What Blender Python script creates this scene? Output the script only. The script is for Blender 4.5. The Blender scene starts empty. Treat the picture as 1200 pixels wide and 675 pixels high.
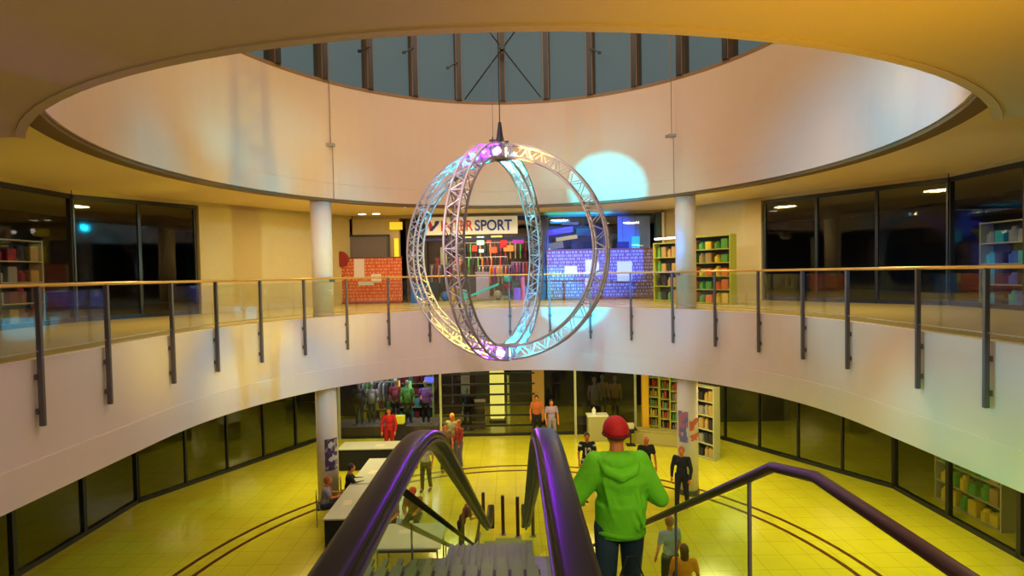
import bpy, bmesh, math, random
from mathutils import Vector, Matrix, Euler
random.seed(7)
C = bpy.context.scene.collection
PI = math.pi
sin, cos = math.sin, math.cos
R_ = math.radians
V = Vector

# ------------------------------------------------------------------ render look
sc = bpy.context.scene
sc.view_settings.view_transform = 'Standard'
sc.view_settings.look = 'None'
sc.view_settings.exposure = 0.0
sc.view_settings.gamma = 1.0
sc.view_settings.use_curve_mapping = False

# ------------------------------------------------------------------ camera (eye 6.5 m above the ground floor)
EYE = 6.5
F = 627.0
cam_d = bpy.data.cameras.new('camera'); cam = bpy.data.objects.new('camera', cam_d); C.objects.link(cam)
cam_d.sensor_width = 36.0; cam_d.lens = F / 1200 * 36; cam_d.clip_start = 0.05; cam_d.clip_end = 200
CM = Matrix.Rotation(R_(90 - 1.5), 4, 'X') @ Matrix.Rotation(R_(-1.1), 4, 'Z')
cam.matrix_world = Matrix.Translation((0, 0, EYE)) @ CM
sc.camera = cam

def W(px, py, Y):
    """world point at forward distance Y seen at pixel (px,py) of the 1200x675 frame"""
    d = CM.to_3x3() @ V(((px - 600) / F, (337.5 - py) / F, -1))
    return V((0, 0, EYE)) + d * (Y / d.y)

# ------------------------------------------------------------------ materials
MATS = {}
def mat(name, col, rough=0.6, metal=0.0, emit=None, es=0.0, var=0.0, vscale=6.0, bump=0.0, bscale=30.0, spec=0.5, coat=0.0):
    if name in MATS: return MATS[name]
    m = bpy.data.materials.new(name); m.use_nodes = True
    nt = m.node_tree; b = nt.nodes['Principled BSDF']
    b.inputs['Base Color'].default_value = (*col, 1)
    b.inputs['Roughness'].default_value = rough
    b.inputs['Metallic'].default_value = metal
    b.inputs['Specular IOR Level'].default_value = spec
    b.inputs['Coat Weight'].default_value = coat
    if emit:
        b.inputs['Emission Color'].default_value = (*emit, 1); b.inputs['Emission Strength'].default_value = es
    tc = nt.nodes.new('ShaderNodeTexCoord')
    if var > 0:
        n = nt.nodes.new('ShaderNodeTexNoise'); n.inputs['Scale'].default_value = vscale; n.inputs['Detail'].default_value = 4
        nt.links.new(tc.outputs['Object'], n.inputs['Vector'])
        mx = nt.nodes.new('ShaderNodeMix'); mx.data_type = 'RGBA'
        mx.inputs[6].default_value = (*[c * (1 - var) for c in col], 1)
        mx.inputs[7].default_value = (*[min(1, c * (1 + var)) for c in col], 1)
        nt.links.new(n.outputs['Fac'], mx.inputs[0]); nt.links.new(mx.outputs[2], b.inputs['Base Color'])
    if bump > 0:
        n2 = nt.nodes.new('ShaderNodeTexNoise'); n2.inputs['Scale'].default_value = bscale
        nt.links.new(tc.outputs['Object'], n2.inputs['Vector'])
        bp = nt.nodes.new('ShaderNodeBump'); bp.inputs['Strength'].default_value = bump; bp.inputs['Distance'].default_value = 0.02
        nt.links.new(n2.outputs['Fac'], bp.inputs['Height']); nt.links.new(bp.outputs['Normal'], b.inputs['Normal'])
    MATS[name] = m
    return m

def glass_mat(name, tint=(0.9, 0.95, 0.93), gl=0.08, rough=0.03):
    if name in MATS: return MATS[name]
    m = bpy.data.materials.new(name); m.use_nodes = True; nt = m.node_tree
    for n in list(nt.nodes): nt.nodes.remove(n)
    o = nt.nodes.new('ShaderNodeOutputMaterial'); t = nt.nodes.new('ShaderNodeBsdfTransparent'); g = nt.nodes.new('ShaderNodeBsdfGlossy')
    t.inputs[0].default_value = (*tint, 1); g.inputs['Roughness'].default_value = rough; g.inputs[0].default_value = (1, 1, 1, 1)
    mx = nt.nodes.new('ShaderNodeMixShader'); mx.inputs[0].default_value = gl
    nt.links.new(t.outputs[0], mx.inputs[1]); nt.links.new(g.outputs[0], mx.inputs[2]); nt.links.new(mx.outputs[0], o.inputs[0])
    MATS[name] = m
    return m

def pattern_mat(name, base, ink, sx, sz, fill=0.5, rough=0.5):
    """rows of small printed marks (object X / Z)"""
    if name in MATS: return MATS[name]
    m = bpy.data.materials.new(name); m.use_nodes = True; nt = m.node_tree; b = nt.nodes['Principled BSDF']
    b.inputs['Roughness'].default_value = rough
    tc = nt.nodes.new('ShaderNodeTexCoord'); sp = nt.nodes.new('ShaderNodeSeparateXYZ'); nt.links.new(tc.outputs['Object'], sp.inputs[0])
    def mth(op, a, bb=None):
        n = nt.nodes.new('ShaderNodeMath'); n.operation = op
        for i, v in enumerate((a, bb)):
            if v is None: continue
            if isinstance(v, (int, float)): n.inputs[i].default_value = v
            else: nt.links.new(v, n.inputs[i])
        return n.outputs[0]
    row = mth('LESS_THAN', mth('FRACT', mth('MULTIPLY', sp.outputs[2], sz)), fill)
    cx = nt.nodes.new('ShaderNodeCombineXYZ')
    nt.links.new(mth('MULTIPLY', sp.outputs[0], sx), cx.inputs[0]); nt.links.new(mth('FLOOR', mth('MULTIPLY', sp.outputs[2], sz)), cx.inputs[2])
    wn = nt.nodes.new('ShaderNodeTexNoise'); wn.inputs['Scale'].default_value = 1.0; wn.inputs['Detail'].default_value = 1
    nt.links.new(cx.outputs[0], wn.inputs['Vector'])
    col = mth('GREATER_THAN', wn.outputs['Fac'], 0.5)
    f = mth('MULTIPLY', row, col)
    mx = nt.nodes.new('ShaderNodeMix'); mx.data_type = 'RGBA'; mx.inputs[6].default_value = (*base, 1); mx.inputs[7].default_value = (*ink, 1)
    nt.links.new(f, mx.inputs[0]); nt.links.new(mx.outputs[2], b.inputs['Base Color'])
    MATS[name] = m
    return m

M_wall = mat('plaster', (0.60, 0.44, 0.31), 0.75, var=0.04, vscale=1.2)
M_slab = mat('fascia_plaster', (0.68, 0.56, 0.57), 0.7, var=0.04, vscale=1.0)
M_ceil = mat('ceiling_plaster', (0.52, 0.39, 0.27), 0.8, var=0.03, vscale=1.0)
M_col = mat('column_paint', (0.66, 0.56, 0.48), 0.6, var=0.03)
M_dark = mat('dark_frame', (0.012, 0.012, 0.016), 0.4)
M_mull = mat('brown_mullion', (0.22, 0.12, 0.045), 0.5)
M_rodm = mat('steel_rod', (0.03, 0.03, 0.035), 0.4, 0.6)
M_brass = mat('brass_rail', (0.72, 0.42, 0.12), 0.3, 0.6)
M_steel = mat('brushed_steel', (0.42, 0.42, 0.42), 0.35, 0.8)
M_post = mat('grey_post', (0.14, 0.12, 0.13), 0.45, 0.4)
M_alu = mat('truss_aluminium', (0.34, 0.30, 0.31), 0.42, 0.20)  # purple-brown shading of the chords put into the metal colour
M_rub = mat('black_rubber', (0.014, 0.010, 0.008), 0.30, spec=0.07)
M_esteel = mat('escalator_steel', (0.10, 0.095, 0.095), 0.38, 0.6)
M_step = mat('step_metal', (0.17, 0.22, 0.07), 0.5, 0.2, var=.3, vscale=3)
M_white = mat('white_laminate', (0.75, 0.75, 0.66), 0.5, var=0.03)
M_black = mat('black_cloth', (0.008, 0.008, 0.009), 0.9)
M_blackp = mat('black_plastic', (0.015, 0.013, 0.02), 0.4)
M_beige = mat('beige_wall', (0.50, 0.40, 0.20), 0.8, var=0.05)
M_yellowp = mat('yellow_panel', (0.80, 0.52, 0.03), 0.6)
M_navy = mat('navy_panel', (0.008, 0.012, 0.10), 0.5)
M_signw = mat('sign_white', (0.80, 0.74, 0.62), 0.5, emit=(1, 0.86, 0.6), es=0.10)
M_red = mat('red_letter', (0.62, 0.02, 0.02), 0.5)
M_blue = mat('blue_letter', (0.01, 0.02, 0.25), 0.5)
M_glass = glass_mat('clear_glass', (0.93, 0.96, 0.93), 0.06)
M_gshop = glass_mat('shop_glass', (0.82, 0.84, 0.84), 0.025)
M_gesc = glass_mat('balustrade_glass', (0.86, 0.93, 0.84), 0.05)
M_gsky = glass_mat('skylight_glass', (0.82, 0.86, 0.86), 0.012, 0.5)
M_hoard = pattern_mat('red_hoarding_print', (0.50, 0.06, 0.012), (0.60, 0.28, 0.10), 16, 7.5, 0.55)
M_hoard2 = pattern_mat('blue_lit_hoarding_print', (0.12, 0.05, 0.13), (0.26, 0.30, 0.50), 16, 7.5, 0.60)  # red hoarding print with the blue light put into its colours
M_warm = mat('warm_lamp', (1, 1, 1), emit=(1, 0.9, 0.65), es=6)
M_intd = mat('dark_interior', (0.035, 0.028, 0.035), 0.7, var=0.3, vscale=2)
M_intw = mat('shop_interior', (0.13, 0.09, 0.07), 0.8, var=0.3, vscale=2)

# ground floor: beige stone slabs, yellow lamp light put into their colour; dark inlaid rings
def floor_mat():
    m = bpy.data.materials.new('stone_floor'); m.use_nodes = True; nt = m.node_tree; b = nt.nodes['Principled BSDF']
    b.inputs['Roughness'].default_value = 0.16; b.inputs['Specular IOR Level'].default_value = 0.5
    tc = nt.nodes.new('ShaderNodeTexCoord')
    n = nt.nodes.new('ShaderNodeTexNoise'); n.inputs['Scale'].default_value = 1.3; n.inputs['Detail'].default_value = 6
    nt.links.new(tc.outputs['Object'], n.inputs['Vector'])
    mx = nt.nodes.new('ShaderNodeMix'); mx.data_type = 'RGBA'
    mx.inputs[6].default_value = (0.50, 0.42, 0.025, 1); mx.inputs[7].default_value = (0.68, 0.62, 0.035, 1)
    nt.links.new(n.outputs['Fac'], mx.inputs[0])
    br = nt.nodes.new('ShaderNodeTexBrick'); br.inputs['Scale'].default_value = 1.0; br.offset = 0
    br.inputs['Brick Width'].default_value = 0.6; br.inputs['Row Height'].default_value = 0.6; br.inputs['Mortar Size'].default_value = 0.006
    br.inputs['Mortar'].default_value = (0.35, 0.28, 0.02, 1)
    nt.links.new(tc.outputs['Object'], br.inputs['Vector'])
    nt.links.new(mx.outputs[2], br.inputs['Color1']); nt.links.new(mx.outputs[2], br.inputs['Color2'])
    nt.links.new(br.outputs['Color'], b.inputs['Base Color'])
    return m
M_floor = floor_mat()
M_inlay = mat('dark_inlay', (0.09, 0.03, 0.008), 0.3)

# ------------------------------------------------------------------ mesh helpers
class MB:
    def __init__(s): s.bm = bmesh.new()
    def box(s, c, d, rz=0, rot=None, bev=0.0):
        r = bmesh.ops.create_cube(s.bm, size=1)
        mtx = Matrix.Translation(c) @ (rot.to_4x4() if rot else Matrix.Rotation(rz, 4, 'Z')) @ Matrix.Diagonal((*d, 1))
        bmesh.ops.transform(s.bm, matrix=mtx, verts=r['verts'])
        if bev > 0:
            es = list({e for v in r['verts'] for e in v.link_edges})
            bmesh.ops.bevel(s.bm, geom=es, offset=bev, segments=2, affect='EDGES')
        return s
    def cone(s, p0, p1, r0, r1=None, n=10, caps=True):
        if r1 is None: r1 = r0
        p0, p1 = V(p0), V(p1); d = p1 - p0; L = d.length
        if L < 1e-6: return s
        r = bmesh.ops.create_cone(s.bm, cap_ends=caps, segments=n, radius1=r0, radius2=r1, depth=L)
        q = V((0, 0, 1)).rotation_difference(d.normalized())
        bmesh.ops.transform(s.bm, matrix=Matrix.Translation((p0 + p1) / 2) @ q.to_matrix().to_4x4(), verts=r['verts'])
        return s
    def ball(s, c, r, u=12, v=8, rot=None):
        if isinstance(r, (int, float)): r = (r, r, r)
        q = bmesh.ops.create_uvsphere(s.bm, u_segments=u, v_segments=v, radius=1)
        m = Matrix.Translation(c) @ (rot.to_4x4() if rot else Matrix.Identity(4)) @ Matrix.Diagonal((*r, 1))
        bmesh.ops.transform(s.bm, matrix=m, verts=q['verts']); return s
    def limb(s, pts, rs, n=12):
        for i, p in enumerate(pts):
            s.ball(p, rs[i], n, 8)
            if i: s.cone(pts[i - 1], p, rs[i - 1], rs[i], n)
        return s
    def tube(s, pts, r, n=8, closed=False):
        pts = [V(p) for p in pts]; N = len(pts); rings = []
        prev = None
        for i, p in enumerate(pts):
            if closed: t = pts[(i + 1) % N] - pts[i - 1]
            else: t = pts[min(i + 1, N - 1)] - pts[max(i - 1, 0)]
            t.normalize()
            if prev is None:
                a = V((0, 0, 1)) if abs(t.z) < 0.9 else V((1, 0, 0))
                prev = a.cross(t).normalized()
            x = (prev - t * prev.dot(t)).normalized(); prev = x; y = t.cross(x)
            rings.append([s.bm.verts.new(p + (x * cos(2 * PI * k / n) + y * sin(2 * PI * k / n)) * r) for k in range(n)])
        m = N if closed else N - 1
        for i in range(m):
            A, B = rings[i], rings[(i + 1) % N]
            for k in range(n): s.bm.faces.new((A[k], A[(k + 1) % n], B[(k + 1) % n], B[k]))
        if not closed:
            s.bm.faces.new(rings[0][::-1]); s.bm.faces.new(rings[-1])
        return s
    def sweep(s, pts, prof):
        """profile (x across, z up) swept along a path lying in a plane of constant X"""
        rings = []
        N = len(pts)
        for i, p in enumerate(pts):
            t = (V(pts[min(i + 1, N - 1)]) - V(pts[max(i - 1, 0)])).normalized()
            up = V((1, 0, 0)).cross(t)
            rings.append([s.bm.verts.new(V(p) + V((1, 0, 0)) * a + up * b) for a, b in prof])
        n = len(prof)
        for i in range(N - 1):
            for k in range(n): s.bm.faces.new((rings[i][k], rings[i][(k + 1) % n], rings[i + 1][(k + 1) % n], rings[i + 1][k]))
        s.bm.faces.new(rings[0][::-1]); s.bm.faces.new(rings[-1])
        return s
    def prism(s, poly, z0, z1):
        a = [s.bm.verts.new((x, y, z0)) for x, y in poly]; b = [s.bm.verts.new((x, y, z1)) for x, y in poly]
        n = len(poly)
        for k in range(n): s.bm.faces.new((a[k], a[(k + 1) % n], b[(k + 1) % n], b[k]))
        s.bm.faces.new(a[::-1]); s.bm.faces.new(b)
        return s
    def strip(s, inner, outer, z0, z1):
        """solid ribbon between two polylines"""
        q = [[s.bm.verts.new((p[0], p[1], z)) for p in L] for L in (inner, outer) for z in (z0, z1)]
        i0, i1, o0, o1 = q
        for k in range(len(inner) - 1):
            s.bm.faces.new((i0[k], i0[k + 1], i1[k + 1], i1[k])); s.bm.faces.new((o0[k], o1[k], o1[k + 1], o0[k + 1]))
            s.bm.faces.new((i1[k], i1[k + 1], o1[k + 1], o1[k])); s.bm.faces.new((i0[k], o0[k], o0[k + 1], i0[k + 1]))
        s.bm.faces.new((i0[0], i1[0], o1[0], o0[0])); s.bm.faces.new((i0[-1], o0[-1], o1[-1], i1[-1]))
        return s
    def build(s, name, m, parent=None, smooth=False, loc=None):
        bmesh.ops.recalc_face_normals(s.bm, faces=s.bm.faces[:])
        me = bpy.data.meshes.new(name); s.bm.to_mesh(me); s.bm.free()
        if smooth:
            for p in me.polygons: p.use_smooth = True
        for mm in (m if isinstance(m, (list, tuple)) else [m]): me.materials.append(mm)
        o = bpy.data.objects.new(name, me); C.objects.link(o)
        if parent: o.parent = parent
        if loc is not None: o.location = loc
        return o

def tag(o, label, cat, group=None, kind=None):
    o['label'] = label; o['category'] = cat
    if group: o['group'] = group
    if kind: o['kind'] = kind
    return o
def thing(name, label, cat, loc=(0, 0, 0), rz=0, group=None):
    o = bpy.data.objects.new(name, None); C.objects.link(o); o.location = loc; o.rotation_euler = (0, 0, rz); o.empty_display_size = 0.2
    return tag(o, label, cat, group)
def struct(o): o['kind'] = 'structure'; return o
def copy_tree(o, parent=None):
    c = o.copy(); C.objects.link(c)
    if parent: c.parent = parent
    for ch in list(o.children): copy_tree(ch, c)
    return c

# ------------------------------------------------------------------ the place: circular atrium
CY = 10.3; RA = 6.9
ZG = 5.4      # gallery floor
ZS = 3.4      # underside of the gallery slab
ZB = 8.7      # lower edge of the drum wall
ZC = 9.0      # gallery ceiling
ZN = 8.04     # ceiling over the near landing
ZT = 11.9     # top of the drum wall
def P(a, r): return (r * sin(a), CY + r * cos(a))
def ray(a, X=17.0, Y=28.0):
    sx, cy_ = sin(a), cos(a)
    t = 1e9
    if abs(sx) > 1e-6: t = min(t, X / abs(sx))
    if cy_ > 1e-6: t = min(t, (Y - CY) / cy_)
    return (t * sx, CY + t * cy_)

# ground floor
struct(MB().box((0, 12, -0.1), (36, 34, 0.2)).build('floor', M_floor))
mb = MB()
for r0 in (7.18, 7.62):
    A = [P(2 * PI * k / 96, r0) for k in range(97)]; B = [P(2 * PI * k / 96, r0 + 0.11) for k in range(97)]
    mb.strip(A, B, 0.0, 0.004)
struct(mb.build('trim_1', M_inlay))

# gallery slab: arc over the far half, then straight sides towards the landing
inner = [(-RA, 2.6), (-RA, 6.5)] + [P(R_(a), RA) for a in range(-90, 91, 3)] + [(RA, 6.5), (RA, 2.6)]
outer = [(-17, 2.6), (-17, 6.5)] + [ray(R_(a)) for a in range(-90, 91, 3)] + [(17, 6.5), (17, 2.6)]
o = MB().strip(inner, outer, ZS, ZG).build('floor', M_slab); struct(o)
# thin darker carpet edge on top of the slab, and a shallow reveal line low on its face
in2 = [(-RA - .12, 2.6), (-RA - .12, 6.5)] + [P(R_(a), RA + .12) for a in range(-90, 91, 3)] + [(RA + .12, 6.5), (RA + .12, 2.6)]
M_gfloor = mat('gallery_stone', (0.42, 0.33, 0.12), 0.25, var=0.1, vscale=2)
struct(MB().strip(in2, outer, ZG, ZG + 0.02).build('floor', M_gfloor))
in3 = [(-RA + .03, 2.6), (-RA + .03, 6.5)] + [P(R_(a), RA - .03) for a in range(-90, 91, 3)] + [(RA - .03, 6.5), (RA - .03, 2.6)]
in4 = [(-RA + .002, 2.6), (-RA + .002, 6.5)] + [P(R_(a), RA - .002) for a in range(-90, 91, 3)] + [(RA - .002, 6.5), (RA - .002, 2.6)]
struct(MB().strip(in3, in4, ZS, ZS + 0.55).build('trim_2', M_slab))
# landing floor behind / under the camera
struct(MB().box((-4.4, 1.3 - 3, 4.42), (9.6, 6.9, 0.3)).box((4.4, -1.7, 4.42), (8, 6.9, 0.3)).build('floor', M_gfloor))
struct(MB().box((11.7, -0.7, 5.0), (10.5, 6.6, 0.8)).box((-11.7, -0.7, 5.0), (10.5, 6.6, 0.8)).build('floor', M_gfloor))

# drum wall above the gallery, with two shallow bands at its foot
N = 120
far = [P(R_(a), RA) for a in range(-132, 133, 3)]; farO = [P(R_(a), RA + .3) for a in range(-132, 133, 3)]
nea = [P(R_(a), RA) for a in range(132, 229, 3)]; neaO = [P(R_(a), RA + .3) for a in range(132, 229, 3)]
struct(MB().strip(far, farO, ZB, ZT).strip(nea, neaO, ZN + .01, ZT).build('wall_drum', M_wall))
mb = MB()
for (z0, z1, d) in ((ZB, ZB + .42, .07), (ZB + .43, ZB + .9, .035)):
    mb.strip([P(R_(a), RA - d) for a in range(-132, 133, 3)], [P(R_(a), RA - .001) for a in range(-132, 133, 3)], z0, z1)
struct(mb.build('trim_3', M_wall))
mb = MB().strip([P(R_(a), RA - .03) for a in range(-132, 133, 3)], [P(R_(a), RA + .25) for a in range(-132, 133, 3)], ZB - .07, ZB - .002)
struct(mb.build('trim_4', mat('shadow_gap_edge', (0.16, 0.09, 0.03), 0.5)))  # dark ring painting the shadow gap under the drum wall
# near ceiling edge bead
mb = MB().strip([P(R_(a), RA - .02) for a in range(132, 229, 3)], [P(R_(a), RA + .06) for a in range(132, 229, 3)], ZN - .012, ZN)
struct(mb.build('trim_5', M_ceil))

# gallery ceiling, near ceiling, roof
angs = list(range(-90, 91, 3))
inn = [P(R_(a), RA + .25) for a in range(-132, 133, 3)]
outc = []
for a in range(-132, 133, 3):
    if abs(a) <= 90: outc.append(ray(R_(a)))
    else: outc.append((17 * (1 if a > 0 else -1), P(R_(a), RA)[1]))
struct(MB().strip(inn, outc, ZC, ZC + .2).build('ceiling', mat('gallery_ceiling', (.80, .64, .32), .7)))  # yellow light on the soffit put into this ceiling colour
yb = P(R_(132), RA)[1]; xb = P(R_(132), RA)[0]
mb = MB().strip([P(R_(a), RA) for a in range(132, 229, 3)], [(P(R_(a), RA)[0], -4.5) for a in range(132, 229, 3)], ZN, ZN + .25)
mb.box(((xb + 17) / 2, (yb - 4.5) / 2, ZN + .125), (17 - xb, yb + 4.5, .25)).box((-(xb + 17) / 2, (yb - 4.5) / 2, ZN + .125), (17 - xb, yb + 4.5, .25))
struct(mb.build('ceiling', M_ceil))
struct(MB().box(((xb + 17) / 2 + .1, yb - .1, (ZN + ZC) / 2 + .2), (17 - xb - .2, .2, ZC - ZN)).box((-(xb + 17) / 2 - .1, yb - .1, (ZN + ZC) / 2 + .2), (17 - xb - .2, .2, ZC - ZN)).build('wall_step', M_wall))
struct(MB().cone((0, CY, 16.4), (0, CY, 16.6), 7.6, 7.6, 64).build('ceiling', M_ceil))
# outer shell walls
struct(MB().box((0, 28.1, 6), (34.4, .2, 12)).build('wall_back', M_intd))
struct(MB().box((-17.1, 12, 6), (.2, 33, 12)).build('wall_left', M_intd))
struct(MB().box((17.1, 12, 6), (.2, 33, 12)).build('wall_right', M_intd))

# clerestory glazing ring with deep mullions
RG = 7.05
STEP = 11.5; OFF = -1.5
fr = MB()
fr.strip([P(R_(a), RG - .16) for a in range(-180, 181, 3)], [P(R_(a), RG + .12) for a in range(-180, 181, 3)], ZT + .002, ZT + .09)
fr.strip([P(R_(a), RG - .10) for a in range(-180, 181, 3)], [P(R_(a), RG + .12) for a in range(-180, 181, 3)], 16.3, 16.4)
for k in range(-16, 16):
    a = R_(OFF + STEP * k); x, y = P(a, RG + .02)
    fr.box((x, y, 14.2), (.19, .46, 4.4), rz=-a)
frame = struct(fr.build('window_1', M_mull))
mb = MB()
for k in range(-16, 16):
    a = R_(OFF + STEP * k); x, y = P(a, RG - .215)
    mb.box((x, y, 14.2), (.14, .04, 4.4), rz=-a)
mb.build('mullion_cap', mat('mullion_black', (0.010, 0.009, 0.011), 0.4), frame)
for k in range(-16, 16):
    a0, a1 = R_(OFF + STEP * k), R_(OFF + STEP * (k + 1)); am = (a0 + a1) / 2
    x, y = P(am, RG); L = 2 * RG * sin((a1 - a0) / 2) - .12
    MB().box((x, y, 14.2), (L, .02, 4.35), rz=-am).build('pane', M_gsky, frame)
mb = MB()
for k in (-4, -3, -2, -1, 2):
    a = R_(OFF + STEP * k); x, y = P(a, RG - .30); tng = V((cos(a), -sin(a), 0))
    s = 1 if k > 0 else -1
    p = V((x, y, 13.3 + random.uniform(-.2, .3))) + tng * (.05 * s)
    mb.cone(p, p + tng * (.34 * s) + V((0, 0, -.22)), .025, .018, 6)
    mb.box(p + tng * (.3 * s) + V((0, 0, -.19)), (.10, .05, .07))
mb.build('window_opener', M_dark, frame)
# crossed tie rods over the two middle bays
aL, aR = R_(OFF - STEP), R_(OFF + STEP)
pl, pr = V((*P(aL, RG - .45), 0)), V((*P(aR, RG - .45), 0))
t = thing('tie_rod_brace', 'crossed dark steel tie rods in front of the middle skylight panes', 'brace', (pl + pr) / 2 + V((0, 0, ZT)))
c0 = (pl + pr) / 2 + V((0, 0, ZT))
for s in (1, -1):
    A_ = (pl if s > 0 else pr) * .95 + (pr if s > 0 else pl) * .05; B_ = (pr if s > 0 else pl) * 1.0
    q = V((0, 0.04 * s, 0))
    MB().cone(A_ + V((0, 0, ZT + .05)) - c0 + q, B_ + V((0, 0, 15.2)) - c0 + q, .022, .022, 8).build('tie_rod', M_rodm, t)
MB().cone((0, -.08, 1.62), (0, .08, 1.62), .09, .09, 16).build('rod_hub', M_rodm, t)

# columns through both floors
def column(name, a, r, label):
    x, y = P(R_(a), r)
    t = thing(name, label, 'column', (x, y, 0))
    MB().cone((0, 0, 0), (0, 0, ZS), .29, .29, 40).build('lower_shaft', M_col, t, smooth=True)
    MB().cone((0, 0, ZG + .02), (0, 0, ZC), .285, .285, 40).build('upper_shaft', M_col, t, smooth=True)
    MB().cone((0, 0, 0), (0, 0, .14), .315, .305, 40).build('base_ring', M_esteel, t)
    mb = MB()
    for s in (-1, 1):
        mb.box((sin(R_(a)) * -.29 + s * .12, cos(R_(a)) * -.29, ZG + 1.02), (.14, .06, .09), rz=-R_(a))
    mb.build('rail_clamp', M_post, t)
    return t
col_r = column('column', 44.0, 7.28, 'round pinkish column on the right with red and blue posters low down')
col_l = column('column', -47.6, 7.28, 'round pale column at left, beside the red printed hoarding')

def curved_sheet(a0, a1, z0, z1, r=.296, n=8):
    mb = MB(); q = []
    for k in range(n + 1):
        a = a0 + (a1 - a0) * k / n
        q.append([mb.bm.verts.new((rr * sin(a), -rr * cos(a), z)) for rr, z in ((r, z0), (r, z1), (r + .004, z1), (r + .004, z0))])
    for k in range(n):
        for j in range(4): mb.bm.faces.new((q[k][j], q[k][(j + 1) % 4], q[k + 1][(j + 1) % 4], q[k + 1][j]))
    mb.bm.faces.new(q[0][::-1]); mb.bm.faces.new(q[-1])
    return mb
def blocks_mat(name, a, b, scale):
    m = bpy.data.materials.new(name); m.use_nodes = True; nt = m.node_tree; bs = nt.nodes['Principled BSDF']
    tc = nt.nodes.new('ShaderNodeTexCoord'); v = nt.nodes.new('ShaderNodeTexVoronoi'); v.distance = 'CHEBYCHEV'; v.inputs['Scale'].default_value = scale
    nt.links.new(tc.outputs['Object'], v.inputs['Vector'])
    r = nt.nodes.new('ShaderNodeValToRGB'); r.color_ramp.interpolation = 'CONSTANT'
    r.color_ramp.elements[0].color = (*a, 1); r.color_ramp.elements[1].color = (*b, 1); r.color_ramp.elements[1].position = .5
    e = r.color_ramp.elements.new(.75); e.color = (.6, .55, .55, 1)
    sp = nt.nodes.new('ShaderNodeSeparateXYZ'); nt.links.new(v.outputs['Color'], sp.inputs[0]); nt.links.new(sp.outputs[0], r.inputs[0])
    nt.links.new(r.outputs[0], bs.inputs['Base Color']); return m
MP1 = blocks_mat('poster_blue_pink', (.16, .16, .40), (.45, .16, .30), 7)
MP2 = blocks_mat('poster_red_cream', (.62, .12, .08), (.65, .48, .36), 8)
MP3 = blocks_mat('poster_dark_violet', (.06, .03, .10), (.25, .20, .34), 9)
cr = col_r.location; cl_ = col_l.location
tag(curved_sheet(R_(-78), R_(-15), 1.55, 2.45).build('poster', MP1, loc=(cr.x, cr.y, 0)), 'blue and pink notice sheet wrapped on the right column', 'poster')
tag(curved_sheet(R_(-8), R_(60), 1.60, 2.25).build('poster', MP2, loc=(cr.x, cr.y, 0)), 'red and cream notice on the right column, beside the blue one', 'poster')
tag(curved_sheet(R_(5), R_(80), 1.05, 1.95).build('poster', MP3, loc=(cl_.x, cl_.y, 0)), 'dark violet notice sheet on the left column above the tables', 'poster')

# ------------------------------------------------------------------ gallery railing (side posts clamped to the slab face)
rail = thing('balcony_railing', 'glass balcony railing with brass handrail round the upper gallery', 'railing', (0, CY, ZG))
RR = RA - .07
path = [(-RR, 3.0 - CY), (-RR, 6.5 - CY)] + [(RR * sin(R_(a)), RR * cos(R_(a))) for a in range(-90, 91, 3)] + [(RR, 6.5 - CY), (RR, 3.0 - CY)]
MB().tube([(x, y, 1.07) for x, y in path], .028, 10).build('handrail', M_brass, rail, smooth=True)
MB().tube([(x, y, .12) for x, y in path], .010, 6).build('glass_channel', M_steel, rail)
pangs = [-.7 + 10.75 * k for k in range(-8, 9)]
pp = [(RR * sin(R_(a)), RR * cos(R_(a)), R_(a)) for a in pangs] + [(s * RR, y - CY, s * PI / 2) for s in (-1, 1) for y in (9.0, 7.7, 6.4, 5.1, 3.8)]
for x, y, a in pp:
    n = V((-sin(a), -cos(a), 0))
    mb = MB().box((x, y, .04), (.055, .075, 2.02), rz=-a, bev=.006)
    for z in (-.25, -.75): mb.box((x - n.x * .04, y - n.y * .04, z), (.10, .03, .08), rz=-a)
    mb.build('post', M_post, rail)
pa = sorted(pangs)
for i in range(len(pa) - 1):
    a = R_((pa[i] + pa[i + 1]) / 2); L = 2 * RR * sin(R_(10.75) / 2) - .08
    MB().box((RR * sin(a), RR * cos(a), .54), (L, .012, .88), rz=-a).build('glass_panel', M_glass, rail)
for s in (-1, 1):
    for y in (8.35, 7.05, 5.75, 4.45): MB().box((s * RR, y - CY, .54), (.012, 1.2, .88)).build('glass_panel', M_glass, rail)

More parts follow.
